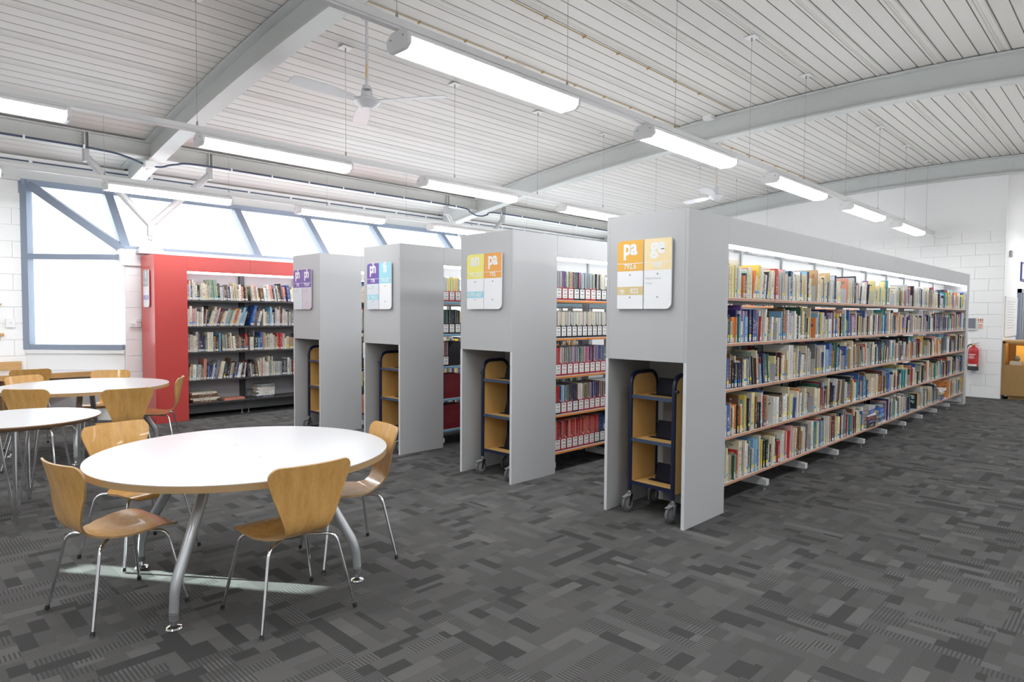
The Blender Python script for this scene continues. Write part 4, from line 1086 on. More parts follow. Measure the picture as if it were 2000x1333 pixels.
# piles of books lying on the bottom shelves
def pile(x1, y0, y1, z, specs, labels, group):
    for (t, wy, dx, dy, rz, cn), lab in zip(specs, labels):
        c = PAL[cn]; yc = (y0 + y1) / 2 + dy
        b = dict(x=0, y=0, z=0, t=t, h=wy, d=dx, a=0.0, c=c, tc=(0.7, 0.68, 0.6) if sum(c) < 0.9 else (0.1, 0.1, 0.12), seed=rng.random(), back=1)
        sp = rng.random() < 0.6
        def F(px, py, pz, t=t, wy=wy, z=z, yc=yc, rz=rz):
            # spine along y at the shelf edge, thickness upward
            X, Y = px, pz - wy / 2; ca, sa = math.cos(R(rz)), math.sin(R(rz))
            return (x1 + X * ca - Y * sa, yc + X * sa + Y * ca, z + 0.0005 + py)
        org = Vector((x1, yc, z))
        mb = MB(); cover(mb, b, F)
        o = bpy.data.objects.new('book', mb.mesh('book', M_cover, org)); COL.objects.link(o); o.location = org
        tag(o, lab, 'book', group)
        bt = min(0.003, t * 0.2); mb = MB(); bbox(mb, F, -dx + 0.005, -0.003, bt, t - bt, 0.003, wy - 0.004); obj('page_block', mb, M_pages, o)
        z += t + 0.001
def pile_auto(x1, y0, y1, z, n, pname, seed, tr=(0.012, 0.045), names=None, wmax=0.34):
    r = random.Random(seed); specs = []; labs = []; nm = names or ['white', 'ivory', 'cream', 'pale grey', 'black', 'navy', 'tan', 'blue', 'maroon']
    cns = [r.choice(nm) for _ in range(n)]
    for i in range(n):
        w = min(wmax, (y1 - y0) * r.uniform(0.78, 1.0)); specs.append((r.uniform(*tr), w, min(0.25, w * r.uniform(0.65, 0.85)), r.uniform(-0.01, 0.01), r.uniform(-5, 5), cns[i]))
        labs.append('%s book lying flat, %s up in the %s' % (cns[i], ordinal(i + 1), pname))
    pile(x1, y0, y1, z + 0.0005, specs, labs, 'books lying in piles')
zb = ZS['A'][4]
pile_auto(XF['A'] - 0.005, 8.10, 8.40, zb, 6, 'first pile, bottom shelf of ge bookcase', 5, (0.02, 0.05))
pile_auto(XF['A'] + 0.005, 8.46, 8.78, zb, 6, 'second pile, bottom shelf of ge bookcase', 6, (0.018, 0.04), ['blue', 'white', 'sky blue', 'black', 'ivory'])
pile_auto(XF['A'] - 0.01, 11.60, 12.10, zb, 6, 'last pile, bottom shelf of ge bookcase', 9, (0.018, 0.04))
zr = RZS[4]
pile_auto(RX - 0.04, 3.27, 3.66, zr, 6, 'flat pile at the red end panel', 15, (0.014, 0.030), ['ivory', 'brown', 'white', 'grey'], 0.40)
pile_auto(RX - 0.05, 3.72, 4.06, zr, 2, 'thin pile in the red bookcase middle', 16, (0.012, 0.016), ['pink', 'coral'], 0.36)
pile_auto(RX - 0.04, 4.20, 4.50, zr, 8, 'pile beside the dark bookend, red bookcase', 17, (0.012, 0.030), ['grey', 'ivory', 'white', 'navy'], 0.34)
t = thing('bookend', 'dark metal bookend holding the second pile of the red bookcase', 'bookend', (RX - 0.06, 4.15, zr))
mb = MB()
for (a, b, c, d) in ((-0.20, -0.185, 0.001, 0.13), (-0.015, 0.0, 0.001, 0.13), (-0.20, 0.0, 0.115, 0.13), (-0.20, 0.0, 0.001, 0.014)): mb.box(RX - 0.06 + a, RX - 0.06 + b, 4.148, 4.152, zr + c, zr + d)
obj('frame', mb, M_plinth, t)

# ------------------------------------------------------------------ magazine files and bound volumes
mags = MB(); mags.uv = []; mags.col = []; mags.tcol = []
def mag_block(xr, y, z, w, h, d, cols, r):
    yy = y
    while yy < y + w - 0.002:
        t = r.uniform(0.003, 0.008); t = min(t, y + w - yy)
        c = PAL[r.choice(cols)]
        b = dict(x=xr - r.uniform(0, 0.008), y=yy, z=z, t=t, h=h * r.uniform(0.94, 1.0), d=d, a=0.0, c=tuple(min(0.85, q * r.uniform(0.8, 1.15)) for q in c), tc=(0.5, 0.5, 0.5), seed=r.random(), back=1)
        cover(mags, b, bmap(b), full=False); yy += t
nfile = {}
def mag_file(key, si, y, w, kind, cols, mh, r):
    xr = XF[key] - 0.022; z = ZS[key][si]
    nfile[(key, si)] = nfile.get((key, si), 0) + 1
    lab = '%s magazine file, %s from the gable, %s shelf of bookcase signed %s' % ('red' if kind == 'r' else 'black', ordinal(nfile[(key, si)]), SHN[si], 'an' if key == 'B' else 'fi')
    t = thing('magazine_file', lab, 'magazine file', (xr, y, z), group='magazine files on the grey bookcases')
    m = M_filered if kind == 'r' else M_fileblack
    fh, bh, D = 0.115, 0.235, 0.24
    mb = MB()
    mb.box(xr - D, xr, y, y + w, z + 0.0005, z + 0.004); mb.box(xr - 0.003, xr, y, y + w, z + 0.0005, z + fh); mb.box(xr - D, xr - D + 0.003, y, y + w, z + 0.0005, z + bh)
    side = [(xr - D, z + 0.0005), (xr, z + 0.0005), (xr, z + fh), (xr - 0.11, z + bh), (xr - D, z + bh)]
    for a in (y, y + w - 0.002): mb.prism(side, 'y', a, a + 0.002)
    body = obj('body', mb, m, t)
    if kind == 'r':
        mb = MB()
        for a in (y + 0.001, y + w - 0.001): mb.bar((xr, a, z + fh), (xr - 0.11, a, z + bh), 0.003, 0.003, (0, 1, 0))
        obj('rim', mb, M_filerededge, body)
    mb = MB(); mb.face([(xr + 0.0006, y + w * 0.1, z + 0.018), (xr + 0.0006, y + w * 0.9, z + 0.018), (xr + 0.0006, y + w * 0.9, z + fh - 0.008), (xr + 0.0006, y + w * 0.1, z + fh - 0.008)])
    for zz in (0.030, 0.052, 0.060, 0.086, 0.092): mb.face([(xr + 0.0011, y + w * 0.3, z + zz), (xr + 0.0011, y + w * 0.75, z + zz), (xr + 0.0011, y + w * 0.75, z + zz + 0.0035), (xr + 0.0011, y + w * 0.3, z + zz + 0.0035)], 1)
    obj('label', mb, [M_label, M_ink], body)
    if cols: mag_block(xr - 0.008, y + 0.004, z + 0.005, w - 0.008, mh, 0.21, cols, r)
GREYS = ['white', 'ivory', 'pale grey', 'ivory', 'white', 'grey']
MIX = ['teal', 'pale yellow', 'navy', 'grey', 'yellow', 'blue', 'ivory', 'lilac', 'maroon', 'tan', 'coral', 'sage green']
rows = {0: [('r', ['grey', 'pale grey']), ('r', ['teal', 'teal', 'white', 'purple', 'pink', 'yellow']), ('r', MIX), ('k', ['black', 'grey']), ('k', ['black', 'blue', 'red', 'white']), ('r', ['grey', 'mint', 'grey']), ('r', ['grey', 'pale grey']), ('k', ['black', 'white']), ('k', GREYS)],
        1: [('k', GREYS)] * 10, 2: [('r', ['coral', 'red', 'red'])] + [('r', ['ivory', 'maroon', 'teal']), ('r', ['sage green', 'pale yellow', 'grey']), ('r', ['yellow', 'navy', 'lilac']), ('r', ['dark green', 'mint', 'black']), ('r', ['coral', 'purple', 'pink']), ('r', ['purple', 'maroon', 'lilac']), ('r', ['grey', 'purple', 'lilac']), ('r', ['grey', 'blue'])],
        3: [('k', ['red', 'red']), ('r', ['navy', 'pale grey', 'sky blue']), ('r', ['black', 'grey']), ('k', ['black', 'purple']), ('r', ['ivory', 'white', 'cream']), ('r', ['sage green', 'tan', 'navy', 'yellow']), ('r', ['tan', 'grey', 'navy', 'lilac']), ('r', ['blue', 'maroon', 'navy']), ('r', ['pale yellow', 'brown', 'blue'])],
        4: [('r', ['red', 'red', 'coral', 'maroon', 'red'])] * 7 + [('k', ['red', 'red', 'coral']), ('k', ['navy', 'navy', 'blue'])]}
for si, row in rows.items():
    r = random.Random(40 + si); w = 0.0785 if len(row) == 10 else 0.086
    y = YB0 + 0.012
    for i, (kind, cols) in enumerate(row):
        mag_file('B', si, y, w, kind, cols, 0.285 if si == 4 else 0.27 if si != 1 else 0.25, r); y += w + 0.002
crow = {0: [('r', ['pale yellow', 'sky blue', 'tan', 'sage green', 'yellow'])] * 3, 1: [('k', ['black', 'black', 'grey', 'dark green'])] * 3, 2: [('k', ['black', 'pink', 'purple'])]}
for si, row in crow.items():
    r = random.Random(60 + si); y = YB0 + 0.010
    for kind, cols in row: mag_file('C', si, y, 0.085, kind, cols, 0.27, r); y += 0.087
# one lower black archive box beside the file on the third shelf
t = thing('archive_box', 'black round topped archive box on the third shelf of bookcase signed fi', 'box', (XF['C'] - 0.03, 4.75, ZS['C'][2]))
mb = MB(); z0 = ZS['C'][2] + 0.0005; ya, yb = 4.725, 4.98
mb.prism([(ya, z0), (yb, z0)] + [((ya + yb) / 2 + (yb - ya) / 2 * math.cos(R(a)), z0 + 0.15 + 0.13 * math.sin(R(a))) for a in range(0, 181, 15)], 'x', XF['C'] - 0.26, XF['C'] - 0.04)
obj('case', mb, M_black, t)
for si, n, cols in ((3, 10, 'red'), (4, 11, 'red')):
    y = YB0 + 0.010; z = ZS['C'][si]
    for i in range(n):
        tk = 0.026; c = (0.16, 0.014, 0.022) if not (si == 3 and i == 0) else PAL['black']
        b = dict(x=XF['C'] - 0.03, y=y, z=z, t=tk, h=0.272, d=0.2, a=0.0, c=c, tc=(0.30, 0.05, 0.05), seed=0.1 + i * 0.07, back=1)
        org = Vector((b['x'], y, z)); mb = MB(); F = bmap(b); cover(mb, b, F)
        o = bpy.data.objects.new('bound_volume', mb.mesh('bound_volume', M_cover, org)); COL.objects.link(o); o.location = org
        tag(o, '%s bound journal volume, %s from the gable, %s shelf of bookcase signed fi' % ('dark red' if c[0] > 0.1 else 'black', ordinal(i + 1), SHN[si]), 'volume', 'bound volumes on the bookcase signed fi')
        mb = MB(); bbox(mb, F, -0.19, -0.003, 0.003, tk - 0.003, 0.003, 0.268); obj('page_block', mb, M_pages, o)
        y += tk + 0.0008
mo = obj('magazines', mags, [M_cover, M_pages]); tag(mo, 'thin magazines crammed upright in the magazine files', 'magazines'); mo['kind'] = 'stuff'
# ------------------------------------------------------------------ tables
def disc(cx, cy, r, z0, z1, n=96, name='tabletop', mats=None, parent=None, bevel=0.0):
    mb = MB(); mb.prism([(cx + r * math.cos(2 * PI * i / n), cy + r * math.sin(2 * PI * i / n)) for i in range(n)], 'z', z0, z1)
    return obj(name, mb, mats, parent, smooth=True, bevel=bevel, bseg=1)
def round_table(cx, cy, rot, label, grommets):
    t = thing('round_table', label, 'table', (cx, cy, 0))
    top = disc(cx, cy, 0.785, 0.686, 0.7175, 128, 'tabletop', M_ply, t)
    disc(cx, cy, 0.784, 0.7175, 0.7205, 128, 'laminate', M_laminate, top)
    for a, dr in grommets:
        gx, gy = cx + dr * math.cos(R(a)), cy + dr * math.sin(R(a))
        mb = MB(); mb.lathe([(0.0, 0.7206), (0.042, 0.7206), (0.045, 0.7216), (0.040, 0.7225), (0.036, 0.7216), (0.0, 0.7216)], (gx, gy, 0), 32)
        g = obj('cable_grommet', mb, M_white, t, smooth=True)
        mb = MB(); mb.box(gx - 0.014, gx + 0.014, gy - 0.004, gy + 0.004, 0.7216, 0.7224); obj('slot', mb, M_greyink, g)
    for k in range(4):
        a = rot + k * PI / 2; d = Vector((math.cos(a), math.sin(a), 0)); c = Vector((cx, cy, 0))
        P = lambda r, z: c + d * r + Vector((0, 0, z))
        pts = rounded([P(0.345, 0.684), P(0.645, 0.200), P(0.655, 0.075)], 0.055, 6)
        mb = MB(); n = len(pts); mb.tube(pts, [0.0275 - 0.006 * i / (n - 1) for i in range(n)], 16)
        lg = obj('leg', mb, M_silver, t, smooth=True)
        mb = MB(); mb.lathe([(0.021, 0.045), (0.0215, 0.085)], tuple(P(0.655, 0)), 14); obj('collar', mb, M_plinth, lg, smooth=True)
        mb = MB(); mb.lathe([(0.036, 0.0005), (0.038, 0.008), (0.034, 0.015), (0.014, 0.022), (0.010, 0.045)], tuple(P(0.655, 0)), 20); obj('foot', mb, M_chrome, lg, smooth=True)
        mb = MB(); mb.bar(P(0.22, 0.681), P(0.46, 0.681), 0.06, 0.009); obj('mount_plate', mb, M_plinth, lg)
round_table(-3.645, 1.55, R(-52.5), 'large round white table with plywood edge in front of the grey bookcases', ((171, 0.205), (-5, 0.235)))
round_table(-8.05, 1.72, R(-20), 'round white table by the red bookcase, chairs all around it', ((120, 0.18),))
def rod_table(cx, cy, r, label):
    t = thing('round_table', label, 'table', (cx, cy, 0))
    mb = MB(); mb.lathe([(0.0, 0.672), (r - 0.055, 0.672), (r - 0.004, 0.698), (r, 0.704), (r - 0.001, 0.7085)], (cx, cy, 0), 96); top = obj('tabletop', mb, M_plydark, t, smooth=True)
    disc(cx, cy, r - 0.002, 0.7085, 0.7105, 96, 'laminate', M_laminate, top)
    for k in range(4):
        a = R(-15) + k * PI / 2; d = Vector((math.cos(a), math.sin(a), 0)); s = Vector((-math.sin(a), math.cos(a), 0)); c = Vector((cx, cy, 0))
        f = c + d * 0.345
        leg = obj('leg', (lambda m: (m.lathe([(0.015, 0.001), (0.015, 0.05), (0.012, 0.10)], tuple(f), 12), m)[1])(MB()), M_chrome, t, smooth=True)
        for u, v in ((-0.085, 0.02), (0.085, 0.02), (0.0, -0.10), (0.0, 0.06)):
            mb = MB(); mb.tube([f + s * u * 0.12 + d * v * 0.12 + Vector((0, 0, 0.06)), f + s * u + d * v + Vector((0, 0, 0.672))], 0.0085, 8); obj('rod', mb, M_chrome, leg, smooth=True)
rod_table(-5.97, 0.86, 0.505, 'smaller round table with bundled chrome rod legs, left of the large table')

# ------------------------------------------------------------------ plywood shell chairs
def chair_proto(name, label, shell_mat):
    t = thing(name, label, 'chair')
    prof = [(0.222, 0.392), (0.205, 0.412), (0.165, 0.425), (0.10, 0.428), (0.02, 0.420), (-0.06, 0.414), (-0.12, 0.417), (-0.165, 0.430), (-0.200, 0.456), (-0.222, 0.495), (-0.236, 0.550), (-0.250, 0.620), (-0.266, 0.690), (-0.283, 0.755), (-0.292, 0.790)]
    P = smoothpath([(0, a, b) for a, b in prof], 4)
    S = [0.0]
    for a, b in zip(P, P[1:]): S.append(S[-1] + (b - a).length)
    L = S[-1]
    keys = [(0.0, 0.195), (0.10, 0.206), (0.22, 0.205), (0.32, 0.190), (0.40, 0.155), (0.45, 0.118), (0.495, 0.101), (0.53, 0.103), (0.60, 0.121), (0.70, 0.151), (0.80, 0.181), (0.90, 0.209), (1.0, 0.219)]
    def width(s):
        u = s / L
        for (a, wa), (b, wb) in zip(keys, keys[1:]):
            if u <= b:
                k = (u - a) / (b - a); k = k if u > 0.53 else k * k * (3 - 2 * k); w = wa + (wb - wa) * k; break
        for end, rad in ((s, 0.075), (L - s, 0.058)):
            if end < rad: w -= rad - math.sqrt(max(0, rad * rad - (rad - end) ** 2))
        return max(w, 0.02)
    ns = 12; mb = MB(); row = []
    # finer rows near both ends for the rounded corners
    rows = []
    for i in range(8): rows.append(0.075 * (1 - math.cos(PI / 2 * i / 8)))
    m = 44
    for i in range(m + 1): rows.append(0.075 + (L - 0.058 - 0.075) * i / m)
    for i in range(1, 9): rows.append(L - 0.058 + 0.058 * math.sin(PI / 2 * i / 8))
    grid = []
    def at(s):
        for i in range(len(S) - 1):
            if s <= S[i + 1] + 1e-9:
                k = (s - S[i]) / max(1e-9, S[i + 1] - S[i]); p = P[i].lerp(P[i + 1], k); d = (P[i + 1] - P[i]).normalized(); return p, d
        return P[-1], (P[-1] - P[-2]).normalized()
    th = 0.0105
    for side in (0, 1):
        g = []
        for s in rows:
            p, d = at(s); nrm_ = Vector((0, d.z, -d.y))           # towards the underside / the rear
            if nrm_.z > 0 or (abs(nrm_.z) < 0.3 and nrm_.y > 0): nrm_ = -nrm_
            w = width(s); u = s / L; rr = []
            for j in range(ns + 1):
                q = -1 + 2 * j / ns; x = q * w
                bow = (0.042 * max(0, min(1, (u - 0.55) / 0.25))) * (x / 0.21) ** 2      # backrest hollowed from side to side
                dip = 0.012 * (1 - (x / 0.2) ** 2) * max(0, 1 - abs(u - 0.28) / 0.25)
                pt = Vector((x, p.y + bow, p.z - dip)) + nrm_ * (th * side)
                rr.append(pt)
            g.append(rr)
        grid.append(g)
    nr = len(rows)
    for side in (0, 1):
        for rr in grid[side]: mb.v += [tuple(q) for q in rr]
    W = ns + 1; o2 = nr * W
    for i in range(nr - 1):
        for j in range(ns):
            a = i * W + j
            mb.f.append((a, a + 1, a + 1 + W, a + W)); mb.mi.append(0)
            mb.f.append((o2 + a, o2 + a + W, o2 + a + 1 + W, o2 + a + 1)); mb.mi.append(0)
    rim = [(i, 0) for i in range(nr)] + [(nr - 1, j) for j in range(1, W)] + [(i, ns) for i in range(nr - 2, -1, -1)] + [(0, j) for j in range(ns - 1, 0, -1)]
    for (i, j), (i2, j2) in zip(rim, rim[1:] + rim[:1]):
        a, b = i * W + j, i2 * W + j2; mb.f.append((a, b, o2 + b, o2 + a)); mb.mi.append(1)
    obj('seat_shell', mb, [shell_mat, M_ply], t, smooth=True, local=True)
    mb = MB(); mb.lathe([(0.075, 0.380), (0.080, 0.388), (0.080, 0.394)], (0, -0.01, 0), 20); obj('mount_plate', mb, M_plinth, t, local=True, smooth=True)
    for sx in (-1, 1):
        for sy, fy in ((1, 0.215), (-1, -0.235)):
            pts = rounded([(sx * 0.025, -0.01 + sy * 0.03, 0.383), (sx * 0.175, sy * (0.150 if sy > 0 else 0.165), 0.385), (sx * 0.245, fy, 0.004)], 0.045, 6)
            mb = MB(); mb.tube(pts, 0.0082, 10); lg = obj('leg', mb, M_chrome, t, local=True, smooth=True)
            a, b = Vector(pts[-2]), Vector(pts[-1]); d = (a - b).normalized()
            mb = MB(); mb.tube([b + d * 0.002, b + d * 0.022], [0.0115, 0.0100], 10); obj('rubber_foot', mb, M_blackrubber, lg, local=True, smooth=True)
    return t
CH = [(-3.085, 1.52, 180, 'wooden shell chair with its back to the viewer at the large round table', 0),
      (-3.709, 0.924, 100.6, 'wooden shell chair at the left end of the large table, seat showing', 0),
      (-4.44, 1.23, 17, 'wooden shell chair tucked behind the far left rim of the large table', 0),
      (-3.533, 2.122, 257.8, 'wooden shell chair at the right end of the large table, by the trolleys', 0),
      (-7.03, 1.80, 176, 'wooden shell chair, back turned, nearest side of the table by the red bookcase', 0),
      (-7.50, 1.26, 137, 'wooden shell chair, back turned, beside the small rod legged table', 0),
      (-8.59, 1.42, 28, 'wooden shell chair on the left far side of the table by the red bookcase', 0),
      (-10.05, 1.54, 175, 'wooden shell chair pushed under the white window counter', 0),
      (-8.77, 2.07, -27, 'wooden shell chair behind the table by the red bookcase, only its top showing', 0),
      (-7.72, 2.28, 245, 'wooden shell chair with reddish seat seen from its side at the red bookcase', 1)]
protos = [chair_proto('shell_chair', 'x', M_beech), chair_proto('shell_chair', 'x', M_beech)]
used = [False, False]
for x, y, a, lab, kind in CH:
    o = protos[kind] if not used[kind] else copy_tree(protos[kind]); used[kind] = True
    o.location = (x, y, 0); o.rotation_euler = (0, 0, R(a - 90)); tag(o, lab, 'chair', 'shell chairs around the tables')

# ------------------------------------------------------------------ counter and small fittings by the window
t = thing('window_counter', 'white topped counter with wooden edge under the corner window', 'counter', (-10.5, 1.5, 0))
back0 = (X0 + 0.004, -2.5); 
poly = [(-10.10, -2.5), (-10.10, CY - 0.03), (CX - 0.03, CY - 0.03), (X0 + 0.03, JY + 0.02), (X0 + 0.016, JY - 0.05), (X0 + 0.016, -2.5)]
obj('worktop', MB().prism(poly, 'z', 0.672, 0.700), M_laminate, t)
obj('edge_board', MB().box(-10.10, -10.076, -2.5, CY - 0.03, 0.632, 0.702), M_oak, t, bevel=0.002, bseg=1)
obj('upstand', MB().box(X0 + 0.016, X0 + 0.06, -2.5, 1.60, 0.700, 0.815), M_oak, t, bevel=0.003, bseg=1)
for y in (-2.4, -0.3, 1.3): obj('support', MB().box(X0 + 0.016, -10.35, y, y + 0.03, 0, 0.672), M_oak, t)
def socket(x, y0, y1, z0, z1, label, n):
    t = thing('socket_outlet', label, 'socket', (x, (y0 + y1) / 2, z0))
    pl = obj('face_plate', MB().box(x, x + 0.03, y0, y1, z0, z1), M_white, t, bevel=0.004, bseg=1)
    for k in range(n):
        yc = y0 + (k + 0.5) * (y1 - y0) / n; zc_ = (z0 + z1) / 2
        mb = MB()
        mb.box(x + 0.0302, x + 0.031, yc - 0.003, yc + 0.003, zc_ + 0.008, zc_ + 0.018)
        for d in (-0.011, 0.011): mb.box(x + 0.0302, x + 0.031, yc + d - 0.003, yc + d + 0.003, zc_ - 0.010, zc_ - 0.004)
        obj('pin_holes', mb, M_ink, pl)
socket(-10.048, 2.68, 2.815, 1.285, 1.345, 'white twin socket on the block pier beside the red bookcase', 2)
socket(-10.048, 2.755, 2.815, 1.355, 1.405, 'small white outlet box above the twin socket on the pier', 1)
socket(X0 + 0.012, 1.44, 1.545, 1.275, 1.395, 'white wall plate on the outer wall left of the window', 1)
t = thing('pinboard', 'wood framed pinboard cut by the frame edge left of the window', 'pinboard', (X0 + 0.014, 1.1, 1.12))
obj('board', MB().box(X0 + 0.014, X0 + 0.022, 0.45, 1.37, 1.20, 1.58), mat('cork', (0.45, 0.28, 0.20), 0.9), t)
for a in ((0.42, 1.40, 1.575, 1.60), (0.42, 1.42, 1.165, 1.20)): obj('rail', MB().box(X0 + 0.014, X0 + 0.05, *a), M_oak, t, bevel=0.004, bseg=1)
obj('ledge_block', MB().box(X0 + 0.014, X0 + 0.035, 1.33, 1.38, 1.10, 1.165), M_oak, t, bevel=0.003, bseg=1)

# ------------------------------------------------------------------ the end wall
ex, ey = -2.376, YF - 0.085
t = thing('fire_extinguisher', 'red fire extinguisher hung on the white block wall beside the long bookcase', 'fire extinguisher', (ex, ey, 0.51))
mb = MB(); mb.lathe([(0.060, 0.555), (0.080, 0.565), (0.0815, 0.60), (0.0815, 0.86), (0.076, 0.905), (0.055, 0.94), (0.026, 0.955), (0.024, 0.975)], (ex, ey, 0), 28); cy_ = obj('cylinder', mb, M_fireRed, t, smooth=True)
mb = MB(); mb.lathe([(0.083, 0.515), (0.088, 0.52), (0.086, 0.585), (0.083, 0.59)], (ex, ey, 0), 28); obj('base_boot', mb, M_black, t, smooth=True)
mb = MB()
for (a0, a1, z0, z1, mi) in ((-150, -40, 0.592, 0.630, 0), (-140, -60, 0.80, 0.815, 0), (-135, -80, 0.775, 0.782, 0), (-140, -70, 0.755, 0.762, 0), (-140, -75, 0.735, 0.742, 0)):
    n = 8
    for i in range(n):
        b0, b1 = R(a0 + (a1 - a0) * i / n), R(a0 + (a1 - a0) * (i + 1) / n); r_ = 0.0822
        mb.face([(ex + r_ * math.cos(b0), ey + r_ * math.sin(b0), z0), (ex + r_ * math.cos(b1), ey + r_ * math.sin(b1), z0), (ex + r_ * math.cos(b1), ey + r_ * math.sin(b1), z1), (ex + r_ * math.cos(b0), ey + r_ * math.sin(b0), z1)])
obj('printed_label', mb, M_label, cy_)
mb = MB(); mb.lathe([(0.022, 0.975), (0.024, 0.99), (0.016, 1.005)], (ex, ey, 0), 14); obj('valve', mb, M_brass, t, smooth=True)
mb = MB(); mb.bar((ex - 0.02, ey, 1.000), (ex + 0.085, ey, 1.028), 0.018, 0.007, (0, 1, 0)); mb.bar((ex - 0.02, ey, 0.992), (ex + 0.085, ey, 0.975), 0.018, 0.007, (0, 1, 0)); obj('levers', mb, M_black, t)
mb = MB(); mb.tube(smoothpath([(ex, ey, 0.99), (ex - 0.06, ey, 0.99), (ex - 0.10, ey - 0.01, 0.93), (ex - 0.105, ey - 0.02, 0.75), (ex - 0.10, ey - 0.02, 0.57)], 6), 0.010, 8); obj('hose', mb, M_black, t, smooth=True)
obj('wall_bracket', MB().box(ex - 0.02, ex + 0.02, ey + 0.07, YF - 0.003, 0.82, 0.94), M_wire, t)
t = thing('control_panel', 'small grey control panel in a white surround above the extinguisher', 'control panel', (-2.425, YF - 0.03, 1.38))
obj('housing', MB().box(-2.492, -2.358, YF - 0.035, YF - 0.003, 1.262, 1.492), M_white, t, bevel=0.004, bseg=1)
obj('screen', MB().box(-2.482, -2.368, YF - 0.037, YF - 0.034, 1.292, 1.484), mat('slate_screen', (0.20, 0.21, 0.25), 0.35), t)
t = thing('fire_notice', 'white notice with red print right of the grey control panel', 'notice', (-2.298, YF - 0.004, 1.38))
pl = obj('plate', MB().box(-2.345, -2.252, YF - 0.006, YF - 0.003, 1.280, 1.482), mat('notice_cream', (0.80, 0.76, 0.66), 0.5), t)
mb = MB(); yy = YF - 0.0066
for (a, b, c, d) in ((-2.335, -2.322, 1.432, 1.474), (-2.312, -2.288, 1.432, 1.474), (-2.280, -2.262, 1.432, 1.474), (-2.338, -2.258, 1.408, 1.418), (-2.335, -2.268, 1.360, 1.372), (-2.335, -2.262, 1.332, 1.344), (-2.335, -2.272, 1.302, 1.314)):
    mb.face([(a, yy, c), (b, yy, c), (b, yy, d), (a, yy, d)])
obj('red_print', mb, mat('notice_red', (0.60, 0.09, 0.06), 0.5), pl)
# display case at the corner
dx0, dx1, dy0, dy1 = -1.962, -0.55, 14.86, 15.42
t = thing('display_case', 'oak display case with lit glass front at the wall corner', 'display case', (-1.25, 15.1, 0))
Bc = lambda name, a, m, par=t: obj(name, MB().box(*a), m, par)
Bc('plinth', (dx0 + 0.10, dx1 - 0.1, dy0 + 0.05, dy1 - 0.05, 0.0, 0.07), M_case)
Bc('lower_body', (dx0, dx1, dy0, dy1, 0.07, 0.63), M_case)
Bc('stile', (dx0, dx0 + 0.05, dy0, dy1, 0.63, 1.06), M_case); Bc('stile', (dx1 - 0.05, dx1, dy0, dy1, 0.63, 1.06), M_case)
Bc('top_rail', (dx0, dx1, dy0, dy0 + 0.03, 1.03, 1.06), M_case); Bc('back_panel', (dx0 + 0.05, dx1 - 0.05, dy1 - 0.03, dy1, 0.63, 1.06), M_case)
Bc('top', (dx0, dx1, dy0, dy1, 1.06, 1.085), M_oak)
Bc('glass', (dx0 + 0.05, dx1 - 0.05, dy0 + 0.012, dy0 + 0.016, 0.63, 1.03), M_glass)
Bc('case_lamp', (dx0 + 0.08, dx1 - 0.08, dy0 + 0.05, dy0 + 0.07, 1.040, 1.055), mat('case_lamp', (0.9, 0.8, 0.6), 0.5, emit=(1.0, 0.72, 0.35), es=9))
t = thing('display_card', 'yellow card standing inside the display case', 'card', (-1.70, 15.2, 0.63)); obj('sheet', MB().box(-1.80, -1.62, 15.20, 15.21, 0.632, 0.98), mat('card_yellow', (0.80, 0.55, 0.16), 0.6), t)
t = thing('ornament', 'red ornament on a white dish inside the display case', 'ornament', (-1.50, 15.02, 0.63))
mb = MB(); mb.lathe([(0.07, 0.632), (0.10, 0.82), (0.11, 0.83)], (-1.50, 15.02, 0), 20); obj('dish', mb, M_white, t, smooth=True)
mb = MB(); mb.lathe([(0.085, 0.832), (0.06, 0.86), (0.02, 0.89), (0.03, 0.93), (0.012, 0.96)], (-1.50, 15.02, 0), 20); obj('figure', mb, mat('ornament_red', (0.6, 0.05, 0.04), 0.3), t, smooth=True)
t = thing('ornament', 'dark pot on a pale stand inside the display case', 'ornament', (-1.76, 15.0, 0.63))
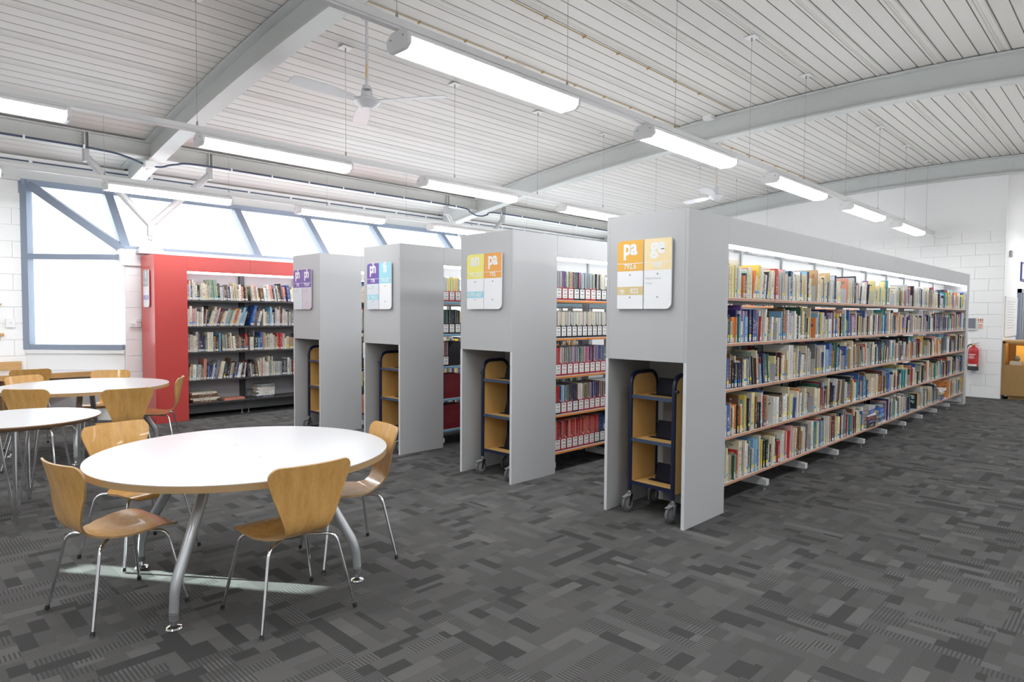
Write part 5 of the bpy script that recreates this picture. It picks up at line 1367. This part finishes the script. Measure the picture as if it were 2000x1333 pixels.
mb = MB(); mb.box(-1.86, -1.68, 14.94, 15.08, 0.632, 0.70); obj('stand', mb, M_white, t)
mb = MB(); mb.lathe([(0.03, 0.701), (0.05, 0.74), (0.035, 0.78), (0.02, 0.80)], (-1.76, 15.01, 0), 16); obj('pot', mb, M_plinth, t, smooth=True)
# notices on the return wall
t = thing('notice_board', 'white framed notice board on the wall beside the dark door', 'notice board', (-1.95, 15.65, 1.15))
obj('board', MB().box(-1.964, -1.945, 14.94, 16.38, 1.14, 1.90), M_white, t, bevel=0.004, bseg=1)
mb = MB(); mb.box(-1.9449, -1.943, 14.97, 16.35, 1.17, 1.87); s_ = obj('sheet', mb, M_label, t)
mb = MB()
for k in range(11): mb.face([(-1.9425, 15.10, 1.80 - k * 0.05), (-1.9425, 16.1 - (k % 3) * 0.15, 1.80 - k * 0.05), (-1.9425, 16.1 - (k % 3) * 0.15, 1.81 - k * 0.05), (-1.9425, 15.10, 1.81 - k * 0.05)])
obj('print', mb, M_greyink, s_)
t = thing('framed_sign', 'blue framed white sign above the dark door', 'sign', (-1.95, 17.2, 2.25))
obj('frame', MB().box(-1.964, -1.94, 16.74, 17.7, 2.26, 2.64), mat('sign_frame_blue', (0.05, 0.06, 0.22), 0.4), t)
obj('face', MB().box(-1.9399, -1.938, 16.80, 17.64, 2.30, 2.60), M_label, t)
t = thing('motion_sensor', 'tiny grey motion sensor high on the return wall', 'sensor', (-1.95, 15.32, 2.68))
obj('body', MB().box(-1.964, -1.92, 15.24, 15.40, 2.64, 2.76), mat('sensor_grey', (0.5, 0.5, 0.5), 0.5), t, bevel=0.008, bseg=1)
# cable end loop of the front light row on the wall
t = thing('feed_cable', 'white feed cable from the front light row to the end wall', 'cable', (-3.1, YF - 0.05, 3.05))
mb = MB(); mb.tube(smoothpath([(-3.10, YF - 0.07, 3.11), (-3.06, YF - 0.03, 3.04), (-2.95, YF - 0.025, 3.02), (-2.80, YF - 0.02, 3.03)], 5), 0.006, 6); obj('flex', mb, M_whitemetal, t, smooth=True)
